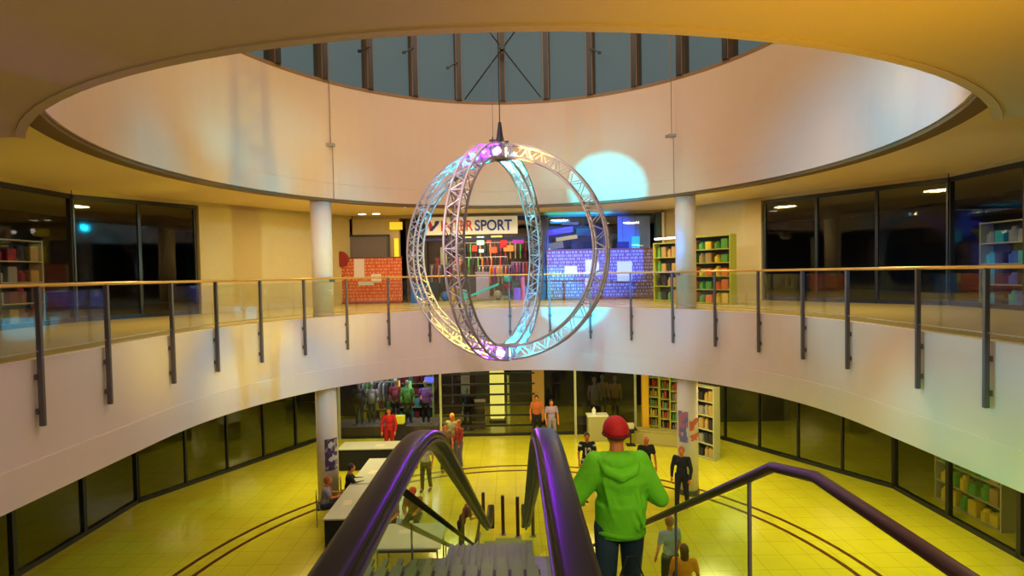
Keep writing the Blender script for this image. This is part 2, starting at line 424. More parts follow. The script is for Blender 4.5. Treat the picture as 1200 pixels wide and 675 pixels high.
# ------------------------------------------------------------------ hanging truss globe
G = W(588.5, 296, 10.8)
RT = 2.015; TS = .245
globe = thing('truss_globe', 'hanging globe of two crossed aluminium lattice truss rings lit violet, cyan and yellow', 'sculpture', G)
phi = R_(21)
dirs = {'d': V((cos(phi), -sin(phi), 0)), 'a': V((-cos(phi), sin(phi), 0)),
        'b': V((-sin(phi) - .03, -cos(phi), 0)).normalized(), 'c': V((sin(phi) + .03, cos(phi), 0)).normalized()}
t0 = .10
for key, u in dirs.items():
    n = V((-u.y, u.x, 0))
    def pos(r, t, w): return u * (r * sin(t)) + V((0, 0, r * cos(t))) + n * w
    NS = 36
    ts = [t0 + (PI - 2 * t0) * k / NS for k in range(NS + 1)]
    lac = MB(); ri, ro, w = RT - TS / 2, RT + TS / 2, TS / 2
    for k in range(NS):
        a, b = ts[k], ts[k + 1]; s = 1 if k % 2 else -1
        for ww in (-w, w):
            r0, r1 = (ri, ro) if s > 0 else (ro, ri)
            lac.cone(pos(r0, a, ww), pos(r1, b, ww), .0095, .0095, 5)
        for rr in (ri, ro): lac.cone(pos(rr, a, w * s), pos(rr, b, -w * s), .0095, .0095, 5)
    for k in range(0, NS + 1, 6):
        for q in ((ri, -w, ro, -w), (ri, w, ro, w), (ri, -w, ri, w), (ro, -w, ro, w)):
            lac.cone(pos(q[0], ts[k], q[1]), pos(q[2], ts[k], q[3]), .014, .014, 6)
    arm = lac.build('truss_arm', mat('lacing_aluminium', (.40, .38, .40), .45, .2), globe)  # lighter aluminium copy, lit look of the lacing put into its colour
    for rr in (ri, ro):
        for ww in (-w, w):
            MB().tube([pos(rr, t0 + (PI - 2 * t0) * k / 48, ww) for k in range(49)], .024, 8).build('chord', M_alu, arm, smooth=True)
lamp_cols = {('top', 'a'): (.0, .65, 1), ('top', 'b'): (.35, .0, 1), ('top', 'c'): (.08, .8, .9), ('top', 'd'): (1, .62, .12),
             ('bot', 'a'): (1, .85, .08), ('bot', 'b'): (.38, .02, 1), ('bot', 'c'): (.0, .55, 1), ('bot', 'd'): (.0, .75, .9)}
for end, sg in (('top', 1), ('bot', -1)):
    z = sg * RT
    h = .17
    nd = MB()
    rz0 = -phi
    Rm = Matrix.Rotation(rz0, 3, 'Z')
    for sx in (-1, 1):
        for sy in (-1, 1):
            p = Rm @ V((sx * h * .82, sy * h * .82, 0)); nd.cone((p.x, p.y, z - h * .85), (p.x, p.y, z + h * .85), .022, .022, 8)
        for sz in (-1, 1):
            for ax in (0, 1):
                e = V((sx * h * .82, 0, 0)) if ax == 0 else V((0, sx * h * .82, 0))
                f = V((0, h * .82, 0)) if ax == 0 else V((h * .82, 0, 0))
                nd.cone(Rm @ (e - f) + V((0, 0, z + sz * h * .82)), Rm @ (e + f) + V((0, 0, z + sz * h * .82)), .022, .022, 8)
    node = nd.build('corner_node', M_alu, globe)
    MB().box((0, 0, z), (.15, .15, .22), rz=rz0, bev=.01).box((0, 0, z - sg * .13), (.26, .26, .02), rz=rz0).build('lamp_body', M_blackp, node)
    for key, u in dirs.items():
        c = lamp_cols[(end, key)]
        wm = [min(1, x * .5 + .5) for x in c]
        MB().cone(u * .10 + V((0, 0, z)), u * .135 + V((0, 0, z)), .066, .078, 20).build('lamp_lens', mat('lens_%s_%s' % (end, key), c, emit=tuple(wm), es=6.0), node)
        ld = bpy.data.lights.new('led_spot', 'SPOT'); ld.color = c; ld.energy = {'d': 800, 'b': 1000 if end == 'top' else 450, 'a': 1300, 'c': 1000}[key]; ld.spot_size = R_(88); ld.spot_blend = .9; ld.shadow_soft_size = .04
        lo = bpy.data.objects.new('led_spot', ld); C.objects.link(lo)
        lo.location = G + u * .17 + V((0, 0, z)); d = (u - V((0, 0, sg * .32))).normalized(); lo.rotation_euler = d.to_track_quat('-Z', 'Y').to_euler()
# hoist and steel cables
top = RT + .17
MB().cone((0, 0, top - .02), (0, 0, top + .42), .085, .03, 12).box((0, 0, top + .05), (.16, .12, .12), bev=.01).build('hoist', M_blackp, globe)
MB().cone((0, 0, top + .40), (0, 0, 16.4 - G.z), .012, .012, 6).build('lifting_cable', M_dark, globe)
MB().cone((-.14, 0, top + .05), (-.14, 0, 16.4 - G.z), .006, .006, 6).build('safety_cable', M_post, globe)
MB().box((-.15, 0, top + .06), (.13, .05, .035)).cone((-.15, 0, top + .02), (-.15, 0, top + .13), .02, .012, 8).build('shackle', M_dark, globe)
MB().box((.13, 0, top + .03), (.09, .05, .03)).cone((.13, 0, top - .06), (.13, 0, top + .03), .008, .008, 6).build('eye_plate', M_dark, globe)

# wall-side suspension cables with small grey loudspeaker boxes
for px, py, lab in ((387.5, 170, 'small grey box on a thin cable before the wall above the left column'), (787, 159, 'small grey box on a thin cable before the wall above the right column')):
    p = W(px, py, 15.0)
    t = thing('hanging_box', lab, 'fixture', p)
    MB().box((0, 0, 0), (.24, .12, .09), bev=.015).cone((-.13, 0, -.02), (-.17, 0, -.02), .04, .05, 12).build('housing', mat('grey_housing', (.34, .29, .24), .6), t)
    MB().cone((0, 0, .04), (0, 0, 16.4 - p.z), .010, .010, 6).cone((.05, 0, -.04), (.05, 0, ZB - p.z - .1), .010, .010, 6).build('cable', mat('tan_cable', (.22, .15, .10), .6), t)

# ------------------------------------------------------------------ escalator
XA, XB = -.600, .194
HZ = EYE + 1.126           # z intercept of the handrail incline at Y=0
SL = math.tan(R_(30))
def esc_path(x, zi, y0, y1, ztop, zbot, n=8):
    """level, rounded crest, incline, rounded foot, level. zi: incline intercept, ztop/zbot: level heights"""
    yk = (zi - ztop) / SL; yf = (zi - zbot) / SL
    pts = [(x, y0, ztop)]
    rc = .85
    for k in range(n + 1):
        t = k / n; p0 = V((yk - rc, ztop)); p1 = V((yk, ztop)); p2 = V((yk + rc * .87, zi - SL * (yk + rc * .87)))
        q = p0 * (1 - t) ** 2 + p1 * 2 * t * (1 - t) + p2 * t * t; pts.append((x, q.x, q.y))
    for k in range(n + 1):
        t = k / n; p0 = V((yf - rc * .87, zi - SL * (yf - rc * .87))); p1 = V((yf, zbot)); p2 = V((yf + rc, zbot))
        q = p0 * (1 - t) ** 2 + p1 * 2 * t * (1 - t) + p2 * t * t; pts.append((x, q.x, q.y))
    pts.append((x, y1, zbot))
    return pts
esc = thing('escalator', 'escalator going down with black handrails and clear glass sides', 'escalator', (0, 0, 0))
half = .072
prof = [(half * (abs(cos(t)) ** .45) * (1 if cos(t) >= 0 else -1), -.012 + .034 * sin(t) ** .8 if sin(t) > 1e-6 else -.012) for t in [PI * k / 14 for k in range(15)]] + [(-half, -.03), (-half * .7, -.04), (half * .7, -.04), (half, -.03)]
for x in (XA, XB):
    p = esc_path(x, HZ, .55, 12.5, EYE - .95, 1.02)
    # curled lower end
    e = p[-1]; curl = [(x, e[1] + .28 * sin(a), e[2] - .28 + .28 * cos(a)) for a in [R_(15 * k) for k in range(1, 12)]]
    s0 = [(x, .55 - .28 * sin(a), e0 - .28 + .28 * cos(a)) for e0 in (EYE - .95,) for a in [R_(15 * k) for k in range(11, 0, -1)]]
    MB().sweep(s0 + p + curl, prof).build('handrail', M_rub, esc, smooth=True)
    gp = esc_path(x, HZ - .04, .55, 12.5, EYE - .99, .98)
    MB().sweep(gp, [(-.080, 0), (.080, 0), (.080, -.018), (.02, -.03), (.02, -.075), (-.02, -.075), (-.02, -.03), (-.080, -.018)]).build('handrail_guide', M_esteel, esc)
    # glass
    g = MB(); a = esc_path(x, HZ - .10, .55, 12.6, EYE - 1.05, .92); b = esc_path(x, EYE + .20, .55, 12.6, 4.64, .08)
    va = [[g.bm.verts.new((q[0] + dx, q[1], q[2])) for q in a] for dx in (-.006, .006)]; vb = [[g.bm.verts.new((q[0] + dx, r[1], q[2])) for q, r in zip(b, a)] for dx in (-.006, .006)]
    # keep the lower edge on its own line but vertical joints upright
    for dxi in (0, 1):
        for k in range(len(a)):
            y = a[k][1]; zi = EYE + .20 - SL * y; vb[dxi][k].co.z = max(.08, min(4.64, zi))
    for k in range(len(a) - 1):
        for dxi in (0, 1): g.bm.faces.new((va[dxi][k], va[dxi][k + 1], vb[dxi][k + 1], vb[dxi][k]))
        g.bm.faces.new((va[0][k], va[0][k + 1], va[1][k + 1], va[1][k])); g.bm.faces.new((vb[0][k], vb[0][k + 1], vb[1][k + 1], vb[1][k]))
    g.build('glass_balustrade', M_gesc, esc)
    s = -1 if x == XA else 1
    dp = esc_path(x + s * .05, EYE + .18, .55, 12.8, 4.62, .05)
    MB().sweep(dp, [(-.14, 0), (.14, 0), (.14, -.10), (-.14, -.10)]).build('deck', M_step, esc)
    cp = esc_path(x + s * .16, EYE + .10, .55, 12.8, 4.54, .0)
    MB().sweep(cp, [(-.02, 0), (.02, 0), (.02, -.75), (-.02, -.75)]).build('side_cladding', M_esteel, esc)
# outer guard rail with narrow glass on the left side
gu = thing('guard_rail', 'slim dark guard rail on a glass strip left of the escalator', 'railing', (0, 0, 0))
gx = -.855
gpth = esc_path(gx, EYE + .69, 3.2, 12.3, EYE - 1.39, .80)
MB().sweep([(gx, 3.78, EYE + .69 - SL * 3.78)] + gpth[-10:], [(.032 * cos(t), .028 * sin(t)) for t in [2 * PI * k / 10 for k in range(10)]]).build('handrail', M_rub, gu, smooth=True)
lo_ = esc_path(gx, EYE + .44, 3.2, 12.3, EYE - 1.62, .5)
MB().sweep([(gx, 3.85, EYE + .44 - SL * 3.85)] + lo_[-10:], [(-.02, .015), (.02, .015), (.02, -.015), (-.02, -.015)]).build('glass_channel', M_esteel, gu)
g = MB()
q = [[g.bm.verts.new((gx + dx, y, (EYE + zi) - SL * y)) for y in (3.9, 10.2)] for dx in (-.005, .005) for zi in (.66, .45)]
for k in (0, 2): g.bm.faces.new((q[k][0], q[k][1], q[k + 1][1], q[k + 1][0]))
g.bm.faces.new((q[0][0], q[0][1], q[2][1], q[2][0])); g.bm.faces.new((q[1][0], q[1][1], q[3][1], q[3][0]))
g.build('glass_panel', M_gesc, gu)
for y in (4.2, 6.2, 8.2, 10.0): MB().box((gx + .02, y, EYE + .25 - SL * y), (.012, .022, .42)).box((gx + .06, y, EYE + .08 - SL * y), (.10, .05, .05)).build('bracket', M_esteel, gu)
# steps
xc = (XA + XB) / 2; wstep = XB - XA - .16
st = MB()
st.box((0, 0, -.02), (wstep, .40, .04)).box((0, -.19, -.12), (wstep, .02, .2))
nr = 14
for k in range(nr): st.box((-wstep / 2 + wstep * (k + .5) / nr, 0, .006), (wstep / nr * .55, .40, .014))
ny = .35
protos = None
yy = 3.85; i = 0
while yy < 11.3:
    z = EYE + .15 - SL * yy
    if protos is None:
        protos = st.build('step', M_step, esc, loc=(xc, yy, z)); o = protos
    else:
        o = protos.copy(); C.objects.link(o); o.parent = esc; o.location = (xc, yy, z)
    yy += ny; i += 1
MB().box((xc, 12.2, .02), (wstep, 1.5, .04)).build('landing_plate', M_step, esc)
gm = MB().box((-.50, 2.05, 4.53), (1.30, 2.9, .02)); gm.build('groove_bed', mat('groove_dark', (.03, .035, .02), .6), esc)
gm = MB()
for k in range(13):
    xk = -1.10 + .1 * k
    if XA - .02 < xk + .05 and xk - .05 < XA + .02: pass
    gm.box((xk, 2.05 + .02 * (k % 2), 4.548), (.078, 2.95, .02), bev=.004)
    gm.box((xk, 3.58, 4.545), (.036, .12, .02))
gm.build('landing_plate', M_step, esc)
cb = MB()
for k in range(22): cb.box((-wstep / 2 + wstep * (k + .5) / 22 + xc, 11.38, .05), (.012, .16, .02))
cb.build('comb', M_brass, esc)
MB().sweep([(xc, 3.4, 4.2), (xc, 11.6, -.35 + .02)], [(-.36, 0), (.36, 0), (.36, -.25), (-.36, -.25)]).build('truss_underside', M_esteel, esc)

# ------------------------------------------------------------------ staircase on the right with glass guard
stairs = thing('staircase', 'staircase beside the escalator under the man in the green hoodie', 'staircase', (0, 0, 0))
sx0, sx1 = .42, 1.30
mb = MB(); k = 0; y = 2.6
SZ = EYE - .49
while True:
    z = SZ - SL * (y + .14)
    if z < .1: break
    mb.box(((sx0 + sx1) / 2, y + .15, z - .1), (sx1 - sx0, .30, .2)); y += .28
mb.build('steps', mat('stair_stone', (.30, .26, .16), .5, var=.1), stairs)
MB().sweep([(sx0 + .02, 2.6, SZ - SL * 2.6), (sx0 + .02, 10.2, SZ - SL * 10.2 + .1)], [(-.02, .1), (.02, .1), (.02, -.3), (-.02, -.3)]).sweep([(sx1 - .02, 2.6, SZ - SL * 2.6), (sx1 - .02, 10.2, SZ - SL * 10.2 + .1)], [(-.02, .1), (.02, .1), (.02, -.3), (-.02, -.3)]).build('stringer', M_esteel, stairs)
dx_ = 1.19
hp = [(dx_, .8, EYE + .5 - SL * 2.3), (dx_, 2.1, EYE + .5 - SL * 2.3), (dx_, 2.45, EYE + .5 - SL * 2.45), (dx_, 10.1, EYE + .5 - SL * 10.1)]
MB().sweep(hp, [(.028 * cos(t), .024 * sin(t)) for t in [2 * PI * k / 10 for k in range(10)]]).build('handrail', mat('dark_wood_rail', (.03, .008, .008), .5), stairs, smooth=True)
ys = [2.7 + 1.25 * k for k in range(7)]
for k in range(len(ys) - 1):
    g = MB(); y0, y1 = ys[k] + .03, ys[k + 1] - .03
    vs = [[g.bm.verts.new((dx_ + d, y_, EYE + zi - SL * y_)) for y_, zi in ((y0, .46), (y1, .46), (y1, -.40), (y0, -.40))] for d in (-.006, .006)]
    g.bm.faces.new(vs[0]); g.bm.faces.new(vs[1][::-1])
    for j in range(4): g.bm.faces.new((vs[0][j], vs[0][(j + 1) % 4], vs[1][(j + 1) % 4], vs[1][j]))
    g.build('glass_panel', M_gesc, stairs)
for y_ in ys:
    MB().box((dx_, y_, EYE + .03 - SL * y_), (.014, .02, .92)).build('post', M_post, stairs)

# bollards at the foot of the escalator
first = None
blab = ['brown steel bollard left of centre at the escalator foot', 'brown steel bollard in the middle of the escalator foot', 'brown steel bollard rightmost at the escalator foot', 'brown steel bollard leftmost beside the escalator rail end']
for i, (px, Yb) in enumerate(((590, 13.2), (607.5, 13.1), (625.5, 13.1), (567, 14.0))):
    x = (px - 6 - 600) / F * Yb
    if first is None:
        b = thing('bollard', blab[i], 'bollard', (x, Yb, 0), group='bollards at the escalator foot'); first = b
        MB().cone((0, 0, 0), (0, 0, .98), .045, .045, 16).build('bollard_post', mat('brown_steel', (.07, .03, .015), .4, .3), b, smooth=False)
        MB().ball((0, 0, .98), (.045, .045, .02)).build('cap', M_post, b); MB().cone((0, 0, 0), (0, 0, .02), .08, .08, 16).build('foot_plate', M_steel, b)
    else:
        b = copy_tree(first); b.location = (x, Yb, 0); b['label'] = blab[i]
        if i == 3: b.scale = (1, 1, .75)

# ------------------------------------------------------------------ people
def person(label, loc, rz=0, h=1.72, pose='stand', shirt=(.1, .1, .1), pants=(.02, .02, .03), hair=(.03, .015, .01), skin=(.55, .24, .12),
           sleeve='short', bald=False, long_hair=False, arms=None, lean=0.0, group=None, vox=.014, shoes=(.02, .02, .02), extra=None, cap=None, shirt_mat=None, walk=.0, skirt=False):
    t = thing('person', label, 'person', loc, rz, group)
    s = h / 1.75
    dz = 0 if pose != 'sit' else -.47
    T = lambda x, y, z: V((x, y + max(0, z - .95) * lean, z + dz)) * s
    Lg = {}
    if pose == 'sit':
        for sg in (-1, 1): Lg[sg] = [V((sg * .10, 0, .50)) * s, V((sg * .13, .42, .52)) * s, V((sg * .13, .40, .10)) * s, V((sg * .13, .53, .04)) * s]
    else:
        for sg in (-1, 1):
            w_ = walk * sg
            Lg[sg] = [V((sg * .095, 0, .92)) * s, V((sg * .11, .03 + w_ * .5, .50)) * s, V((sg * .12, w_ - (.05 if w_ < 0 else 0), .09 + (.04 if w_ < 0 else 0))) * s, V((sg * .135, w_ + .14, .04)) * s]
    if arms is None: arms = {-1: ((-.26, .02, 1.14), (-.25, .12, .90)), 1: ((.26, .02, 1.14), (.25, .12, .90))}
    A = {sg: [T(sg * .18, 0, 1.42), T(*arms[sg][0]), T(*arms[sg][1])] for sg in (-1, 1)}
    skm = mat('skin_%.2f' % skin[0], skin, .55)
    b = MB()
    hd = T(0, .02, 1.63)
    b.ball(hd, (.078 * s, .095 * s, .115 * s), 20, 14).ball(hd + V((0, .03, -.06)) * s, (.055 * s, .06 * s, .06 * s)).ball(hd + V((0, .10, -.015)) * s, (.013 * s, .02 * s, .02 * s))
    for sg in (-1, 1): b.ball(hd + V((sg * .08, -.005, -.01)) * s, (.012 * s, .022 * s, .032 * s))
    b.limb([T(0, 0, 1.40), T(0, .005, 1.56)], [.065 * s, .052 * s])
    b.ball(T(0, 0, 1.30), (.15 * s, .095 * s, .19 * s)).ball(T(0, 0, 1.05), (.13 * s, .09 * s, .17 * s))
    for sg in (-1, 1):
        p = A[sg]
        b.limb([T(sg * .08, 0, 1.40), p[0], p[1], p[2]], [.06 * s, .052 * s, .038 * s, .026 * s])
        d = (p[2] - p[1]).normalized(); side = V((-sg, 0, 0)); side = (side - d * side.dot(d)).normalized(); up = d.cross(side).normalized()
        palm = p[2] + d * .05 * s
        b.ball(palm, .036 * s); b.ball(palm + d * .03 * s, .034 * s)
        for k in range(4):
            o_ = side * (.021 - .014 * k) * s + up * 0
            L = (.075, .085, .078, .060)[k] * s
            q0 = palm + d * .045 * s + o_ * 1.0; q1 = q0 + d * L * .5; q2 = q1 + (d * .8 - V((0, 0, .5)) + V((0, .2, 0))).normalized() * L * .5
            b.limb([q0, q1, q2], [.0095 * s, .0088 * s, .0078 * s], 8)
        b.limb([palm + side * .02 * s, palm + side * .05 * s + d * .02 * s, palm + side * .055 * s + d * .055 * s], [.012 * s, .010 * s, .009 * s], 8)
        l = Lg[sg]
        b.limb([l[0], l[1], l[2], l[3]], [.085 * s, .055 * s, .038 * s, .035 * s])
    body = b.build('body', skm, t, smooth=True)
    def rem(o, v):
        m = o.modifiers.new('remesh', 'REMESH'); m.mode = 'VOXEL'; m.voxel_size = v; m.use_smooth_shade = True
        sm = o.modifiers.new('smooth', 'SMOOTH'); sm.iterations = 3; sm.factor = .5
    rem(body, vox if vox > .009 else .0055)
    # face details
    f = MB()
    for sg in (-1, 1): f.ball(hd + V((sg * .030, .088, .012)) * s, (.013 * s, .008 * s, .008 * s), 8, 6)
    f.build('eyes', mat('eye_dark', (.02, .015, .01), .3), t)
    MB().ball(hd + V((0, .092, -.055)) * s, (.024 * s, .008 * s, .007 * s), 8, 6).build('mouth', mat('lips', (.35, .08, .06), .5), t)
    # shirt
    c = MB(); sm_ = shirt_mat or mat('cloth_%.2f_%.2f_%.2f' % shirt, shirt, .85, var=.15, vscale=12)
    c.ball(T(0, 0, 1.30), (.185 * s, .125 * s, .19 * s)).ball(T(0, 0, 1.06), (.158 * s, .118 * s, .20 * s)).ball(T(0, 0, 1.40), (.13 * s, .095 * s, .08 * s))
    for sg in (-1, 1):
        p = A[sg]
        if sleeve == 'long': c.limb([T(sg * .10, 0, 1.40), p[0], p[1], p[2] - (p[2] - p[1]) * .06], [.075 * s, .072 * s, .055 * s, .042 * s])
        else: c.limb([T(sg * .10, 0, 1.40), p[0], p[0].lerp(p[1], .6)], [.075 * s, .070 * s, .062 * s])
    so = c.build('shirt', sm_, t, smooth=True); rem(so, vox)
    # trousers
    c = MB(); pm = mat('cloth_%.2f_%.2f_%.2f' % pants, pants, .85, var=.15, vscale=12)
    c.ball(T(0, 0, .95), (.155 * s, .12 * s, .11 * s))
    for sg in (-1, 1):
        l = Lg[sg]; c.limb([l[0], l[1], l[2]], [.105 * s, .075 * s, .062 * s])
    if skirt: c.cone(T(0, 0, .98), T(0, 0, .45), .15 * s, .24 * s, 20)
    rem(c.build('trousers' if not skirt else 'skirt', pm, t, smooth=True), vox)
    for sg in (-1, 1):
        l = Lg[sg]; MB().ball((l[2] + l[3]) / 2 + V((0, .01, -.015)), (.05 * s, .13 * s, .045 * s)).build('shoe', mat('shoe_%.2f' % shoes[0], shoes, .5), t, smooth=True)
    if not bald and not cap:
        hm = mat('hair_%.2f_%.2f' % (hair[0], hair[1]), hair, .6, bump=.4, bscale=60)
        hh = MB().ball(hd + V((0, -.018, .022)) * s, (.088 * s, .100 * s, .112 * s), 16, 12)
        if long_hair: hh.ball(hd + V((0, -.06, -.09)) * s, (.085 * s, .05 * s, .15 * s)).ball(hd + V((0, -.05, -.0)) * s, (.09 * s, .07 * s, .10 * s))
        hh.build('hair', hm, t, smooth=True)
    t['_hd'] = 0; del t['_hd']
    return t, T, hd, A, s

SKIN = (.62, .20, .07)
# --- the man in the lime hoodie (seen from behind)
MX, MY, MZ = .80, 4.12, EYE - .445 - SL * 4.26
Hm = 1.76
arms = {-1: ((-.335, -.02, 1.20), (-.27, .25, 1.02)), 1: ((.315, .03, 1.17), (.335, .30, 1.02))}
M_lime = mat('lime_fleece', (.15, .60, .006), .85, var=.10, vscale=5, bump=.7, bscale=9)
man, T, hd, A, s = person('man from behind in lime green hoodie, red cap and jeans, going down beside the escalator', (MX, MY, MZ), 0.0, Hm, 'stand', shirt=(.16, .55, .01), pants=(.02, .045, .07), sleeve='long',
    arms=arms, lean=.10, vox=.009, cap=True, shirt_mat=M_lime, walk=.12, skin=(.62, .17, .04))
man.name = 'person'
# hoodie extras: fuller body, hood, ribbed hem, folds
hb = MB()
hb.ball(T(.02, -.01, 1.28), (.225, .150, .21)).ball(T(.025, 0, 1.10), (.205, .150, .21)).ball(T(.022, 0, .98), (.195, .148, .13))
hb.limb([T(-.07, -.02, 1.41), T(-.185, -.01, 1.325), T(-.335, -.02, 1.14), T(-.28, .22, 1.03)], [.09, .088, .068, .055], 16)
hb.limb([T(.07, -.02, 1.41), T(.195, -.01, 1.325), T(.335, .03, 1.11), T(.335, .26, 1.03)], [.09, .088, .068, .055], 16)
q_ = bmesh.ops.create_cone(hb.bm, cap_ends=True, segments=32, radius1=1, radius2=1, depth=.26)
bmesh.ops.transform(hb.bm, matrix=Matrix.Translation(T(.006, 0, .99)) @ Matrix.Diagonal((.192 * s, .146 * s, 1, 1)), verts=q_['verts'])
# drapes: soft ridges running down the back
for i, (x0, x1, z0, z1, r) in enumerate(((-.13, -.05, 1.30, .95, .03), (-.12, .03, 1.33, .90, .026), (-.03, .12, 1.30, .92, .03), (.05, .17, 1.27, .93, .028), (.11, .15, 1.33, .98, .03))):
    hb.limb([T(x0, -.118, z0), T((x0 + x1) / 2, -.132, (z0 + z1) / 2), T(x1, -.128, z1 + .03)], [r * .4, r * .62, r * .45], 10)
o = hb.build('hoodie', M_lime, man, smooth=True)
m_ = o.modifiers.new('remesh', 'REMESH'); m_.mode = 'VOXEL'; m_.voxel_size = .009; m_.use_smooth_shade = True
m_ = o.modifiers.new('smooth', 'SMOOTH'); m_.iterations = 10; m_.factor = .5
ho = MB().ball(T(0, -.075, 1.435), (.145, .085, .075)).limb([T(-.15, -.02, 1.45), T(-.10, -.12, 1.38), T(0, -.155, 1.345), T(.10, -.125, 1.375), T(.15, -.02, 1.45)], [.035, .040, .042, .040, .035]).limb([T(-.11, -.03, 1.475), T(-.06, -.10, 1.455), T(.03, -.11, 1.45), T(.11, -.04, 1.475)], [.028, .032, .032, .028])
o = ho.build('hood', M_lime, man, smooth=True)
m_ = o.modifiers.new('remesh', 'REMESH'); m_.mode = 'VOXEL'; m_.voxel_size = .008; m_.use_smooth_shade = True
m_ = o.modifiers.new('smooth', 'SMOOTH'); m_.iterations = 4; m_.factor = .5
he = MB(); he.sweep([(0, 0, 0), (0, 0.0001, 0.0001)], [(0, 0), (.001, 0), (.001, .001)]); he = MB()
pts = [T(.006 + .178 * cos(2 * PI * k / 36), .132 * sin(2 * PI * k / 36), .895 + .01 * sin(4 * PI * k / 36)) for k in range(36)]
he.tube(pts, .022, 10, closed=True)
he.build('hem', mat('lime_rib', (.135, .54, .006), .9, bump=.3, bscale=90), man, smooth=True)
# cap: crown, band and adjuster
cm = mat('red_cap', (.50, .004, .006), .7, bump=.2, bscale=40)
cp = MB()
r = bmesh.ops.create_uvsphere(cp.bm, u_segments=28, v_segments=16, radius=1)
bmesh.ops.transform(cp.bm, matrix=Matrix.Translation(hd + V((0, -.005, .012))) @ Matrix.Diagonal((.104, .120, .118, 1)), verts=r['verts'])
bmesh.ops.delete(cp.bm, geom=[v for v in cp.bm.verts if v.co.z < hd.z - .018], context='VERTS')
cap = cp.build('cap', cm, man, smooth=True)
sol = cap.modifiers.new('solid', 'SOLIDIFY'); sol.thickness = .006
MB().tube([hd + V((.104 * cos(2 * PI * k / 32), -.005 + .121 * sin(2 * PI * k / 32), -.014)) for k in range(32)], .008, 8, closed=True).build('cap_band', mat('cap_band', (.10, .004, .004), .7), cap, smooth=True)
MB().ball(hd + V((0, .15, -.005)), (.075, .085, .010)).build('cap_peak', cm, cap, smooth=True)
MB().ball(hd + V((0, -.022, -.022)), (.083, .092, .045), 16, 10).build('hair', mat('cropped_hair', (.16, .05, .015), .7), man, smooth=True)
# shoulder bag hanging at his right hip
bg = thing('bag', 'small dark blue bag hanging at the hip of the man in the green hoodie', 'bag', (MX + .05, MY - .20, MZ + .56))
MB().box((0, 0, 0), (.20, .09, .17), bev=.03).build('pouch', mat('dark_bag', (.012, .012, .03), .6, bump=.4, bscale=30), bg)
MB().tube([(-.09, 0, .07), (-.03, .02, .22), (.03, .02, .22), (.09, 0, .07)], .008, 6).build('strap', mat('bag_strap', (.02, .02, .025), .7), bg)

def gx_(px, py_head_or_Y, Y): return (px - 600) / F * Y
def put(px, Y, py=500):
    """ground point under pixel column px (roll taken into account) at distance Y"""
    return (W(px, py, Y).x, Y, 0)
# --- people on the ground floor
person('woman in patterned white top and black trousers standing right of the left handrail', put(499, 16.0, 545), R_(170), 1.60, 'stand', shirt=(.45, .40, .40), pants=(.01, .01, .012), long_hair=False, skin=SKIN, walk=.05)
person('person with orange hair and pale top in the group behind the left handrail', put(530, 18.4, 500), R_(160), 1.72, 'stand', shirt=(.35, .34, .16), pants=(.10, .10, .14), hair=(.60, .22, .02), long_hair=True, skin=SKIN)
person('person with dark hair and brown top, left one of the group behind the left handrail', put(521, 17.6, 500), R_(200), 1.62, 'stand', shirt=(.20, .12, .05), pants=(.02, .02, .02), skin=SKIN)
person('person in red shirt and grey trousers, right one of the group behind the left handrail', put(538, 18.0, 500), R_(120), 1.60, 'stand', shirt=(.30, .03, .02), pants=(.13, .12, .16), hair=(.25, .08, .02), skin=SKIN, sleeve='long')
person('person in red clothes standing in front of the lower left shop behind the counter table', put(456, 19.4, 500), R_(180), 1.72, 'stand', shirt=(.45, .008, .012), pants=(.40, .008, .012), skin=SKIN, sleeve='long')
person('person in orange top and black trousers standing near the central entrance', put(629, 21.0, 480), R_(175), 1.70, 'stand', shirt=(.50, .12, .03), pants=(.008, .008, .01), skin=SKIN)
person('person in violet patterned top with bare arms standing right of the one in orange', put(646, 20.4, 480), R_(190), 1.66, 'stand', shirt=(.28, .20, .38), pants=(.22, .20, .26), skin=SKIN)
jer, Tj, hj, Aj, sj = person('person in black and white sports jersey facing us, left of the green hoodie', put(688, 15.8, 530), R_(180), 1.74, 'stand', shirt=(.012, .01, .015), pants=(.012, .012, .015), skin=SKIN)
jw = mat('jersey_white', (.65, .6, .62), .8)
JERSEY = Tj(.11, .135, 1.12)
MB().tube([Tj(.165 * cos(2 * PI * k / 20), .125 * sin(2 * PI * k / 20), .95) for k in range(20)], .035, 8, closed=True).ball(Tj(-.2, 0, 1.38), (.07, .08, .06)).ball(Tj(.2, 0, 1.38), (.07, .08, .06)).build('jersey_trim', mat('jersey_white', (.65, .6, .62), .8), jer, smooth=True)
person('bald man in black t-shirt and tan trousers behind the shoulder of the green hoodie', put(757, 15.4, 530), R_(185), 1.74, 'stand', shirt=(.008, .012, .012), pants=(.30, .18, .07), bald=True, skin=SKIN)
person('person all in black standing before the right column', put(799, 14.5, 560), R_(150), 1.70, 'stand', shirt=(.008, .008, .022), pants=(.008, .008, .018), hair=(.35, .10, .03), skin=SKIN, sleeve='long', walk=.10)
person('person in grey t-shirt behind the staircase glass at lower right', put(785, 10.4, 640), R_(20), 1.68, 'stand', shirt=(.30, .34, .60), pants=(.03, .03, .05), hair=(.40, .16, .04), skin=SKIN)
person('person with long brown hair and orange top behind the staircase glass at lower right', put(802, 9.5, 655), R_(-10), 1.58, 'stand', shirt=(.85, .24, .01), pants=(.03, .03, .05), hair=(.10, .02, .008), long_hair=True, skin=SKIN)
person('person in maroon top bending forward near the left rail of the escalator foot', put(540, 12.4, 625), R_(-70), 1.25, 'stand', shirt=(.12, .02, .04), pants=(.008, .008, .012), hair=(.02, .01, .01), skin=SKIN, lean=.55, arms={-1: ((-.2, .20, 1.12), (-.12, .48, 1.10)), 1: ((.2, .20, 1.12), (.12, .48, 1.12))})

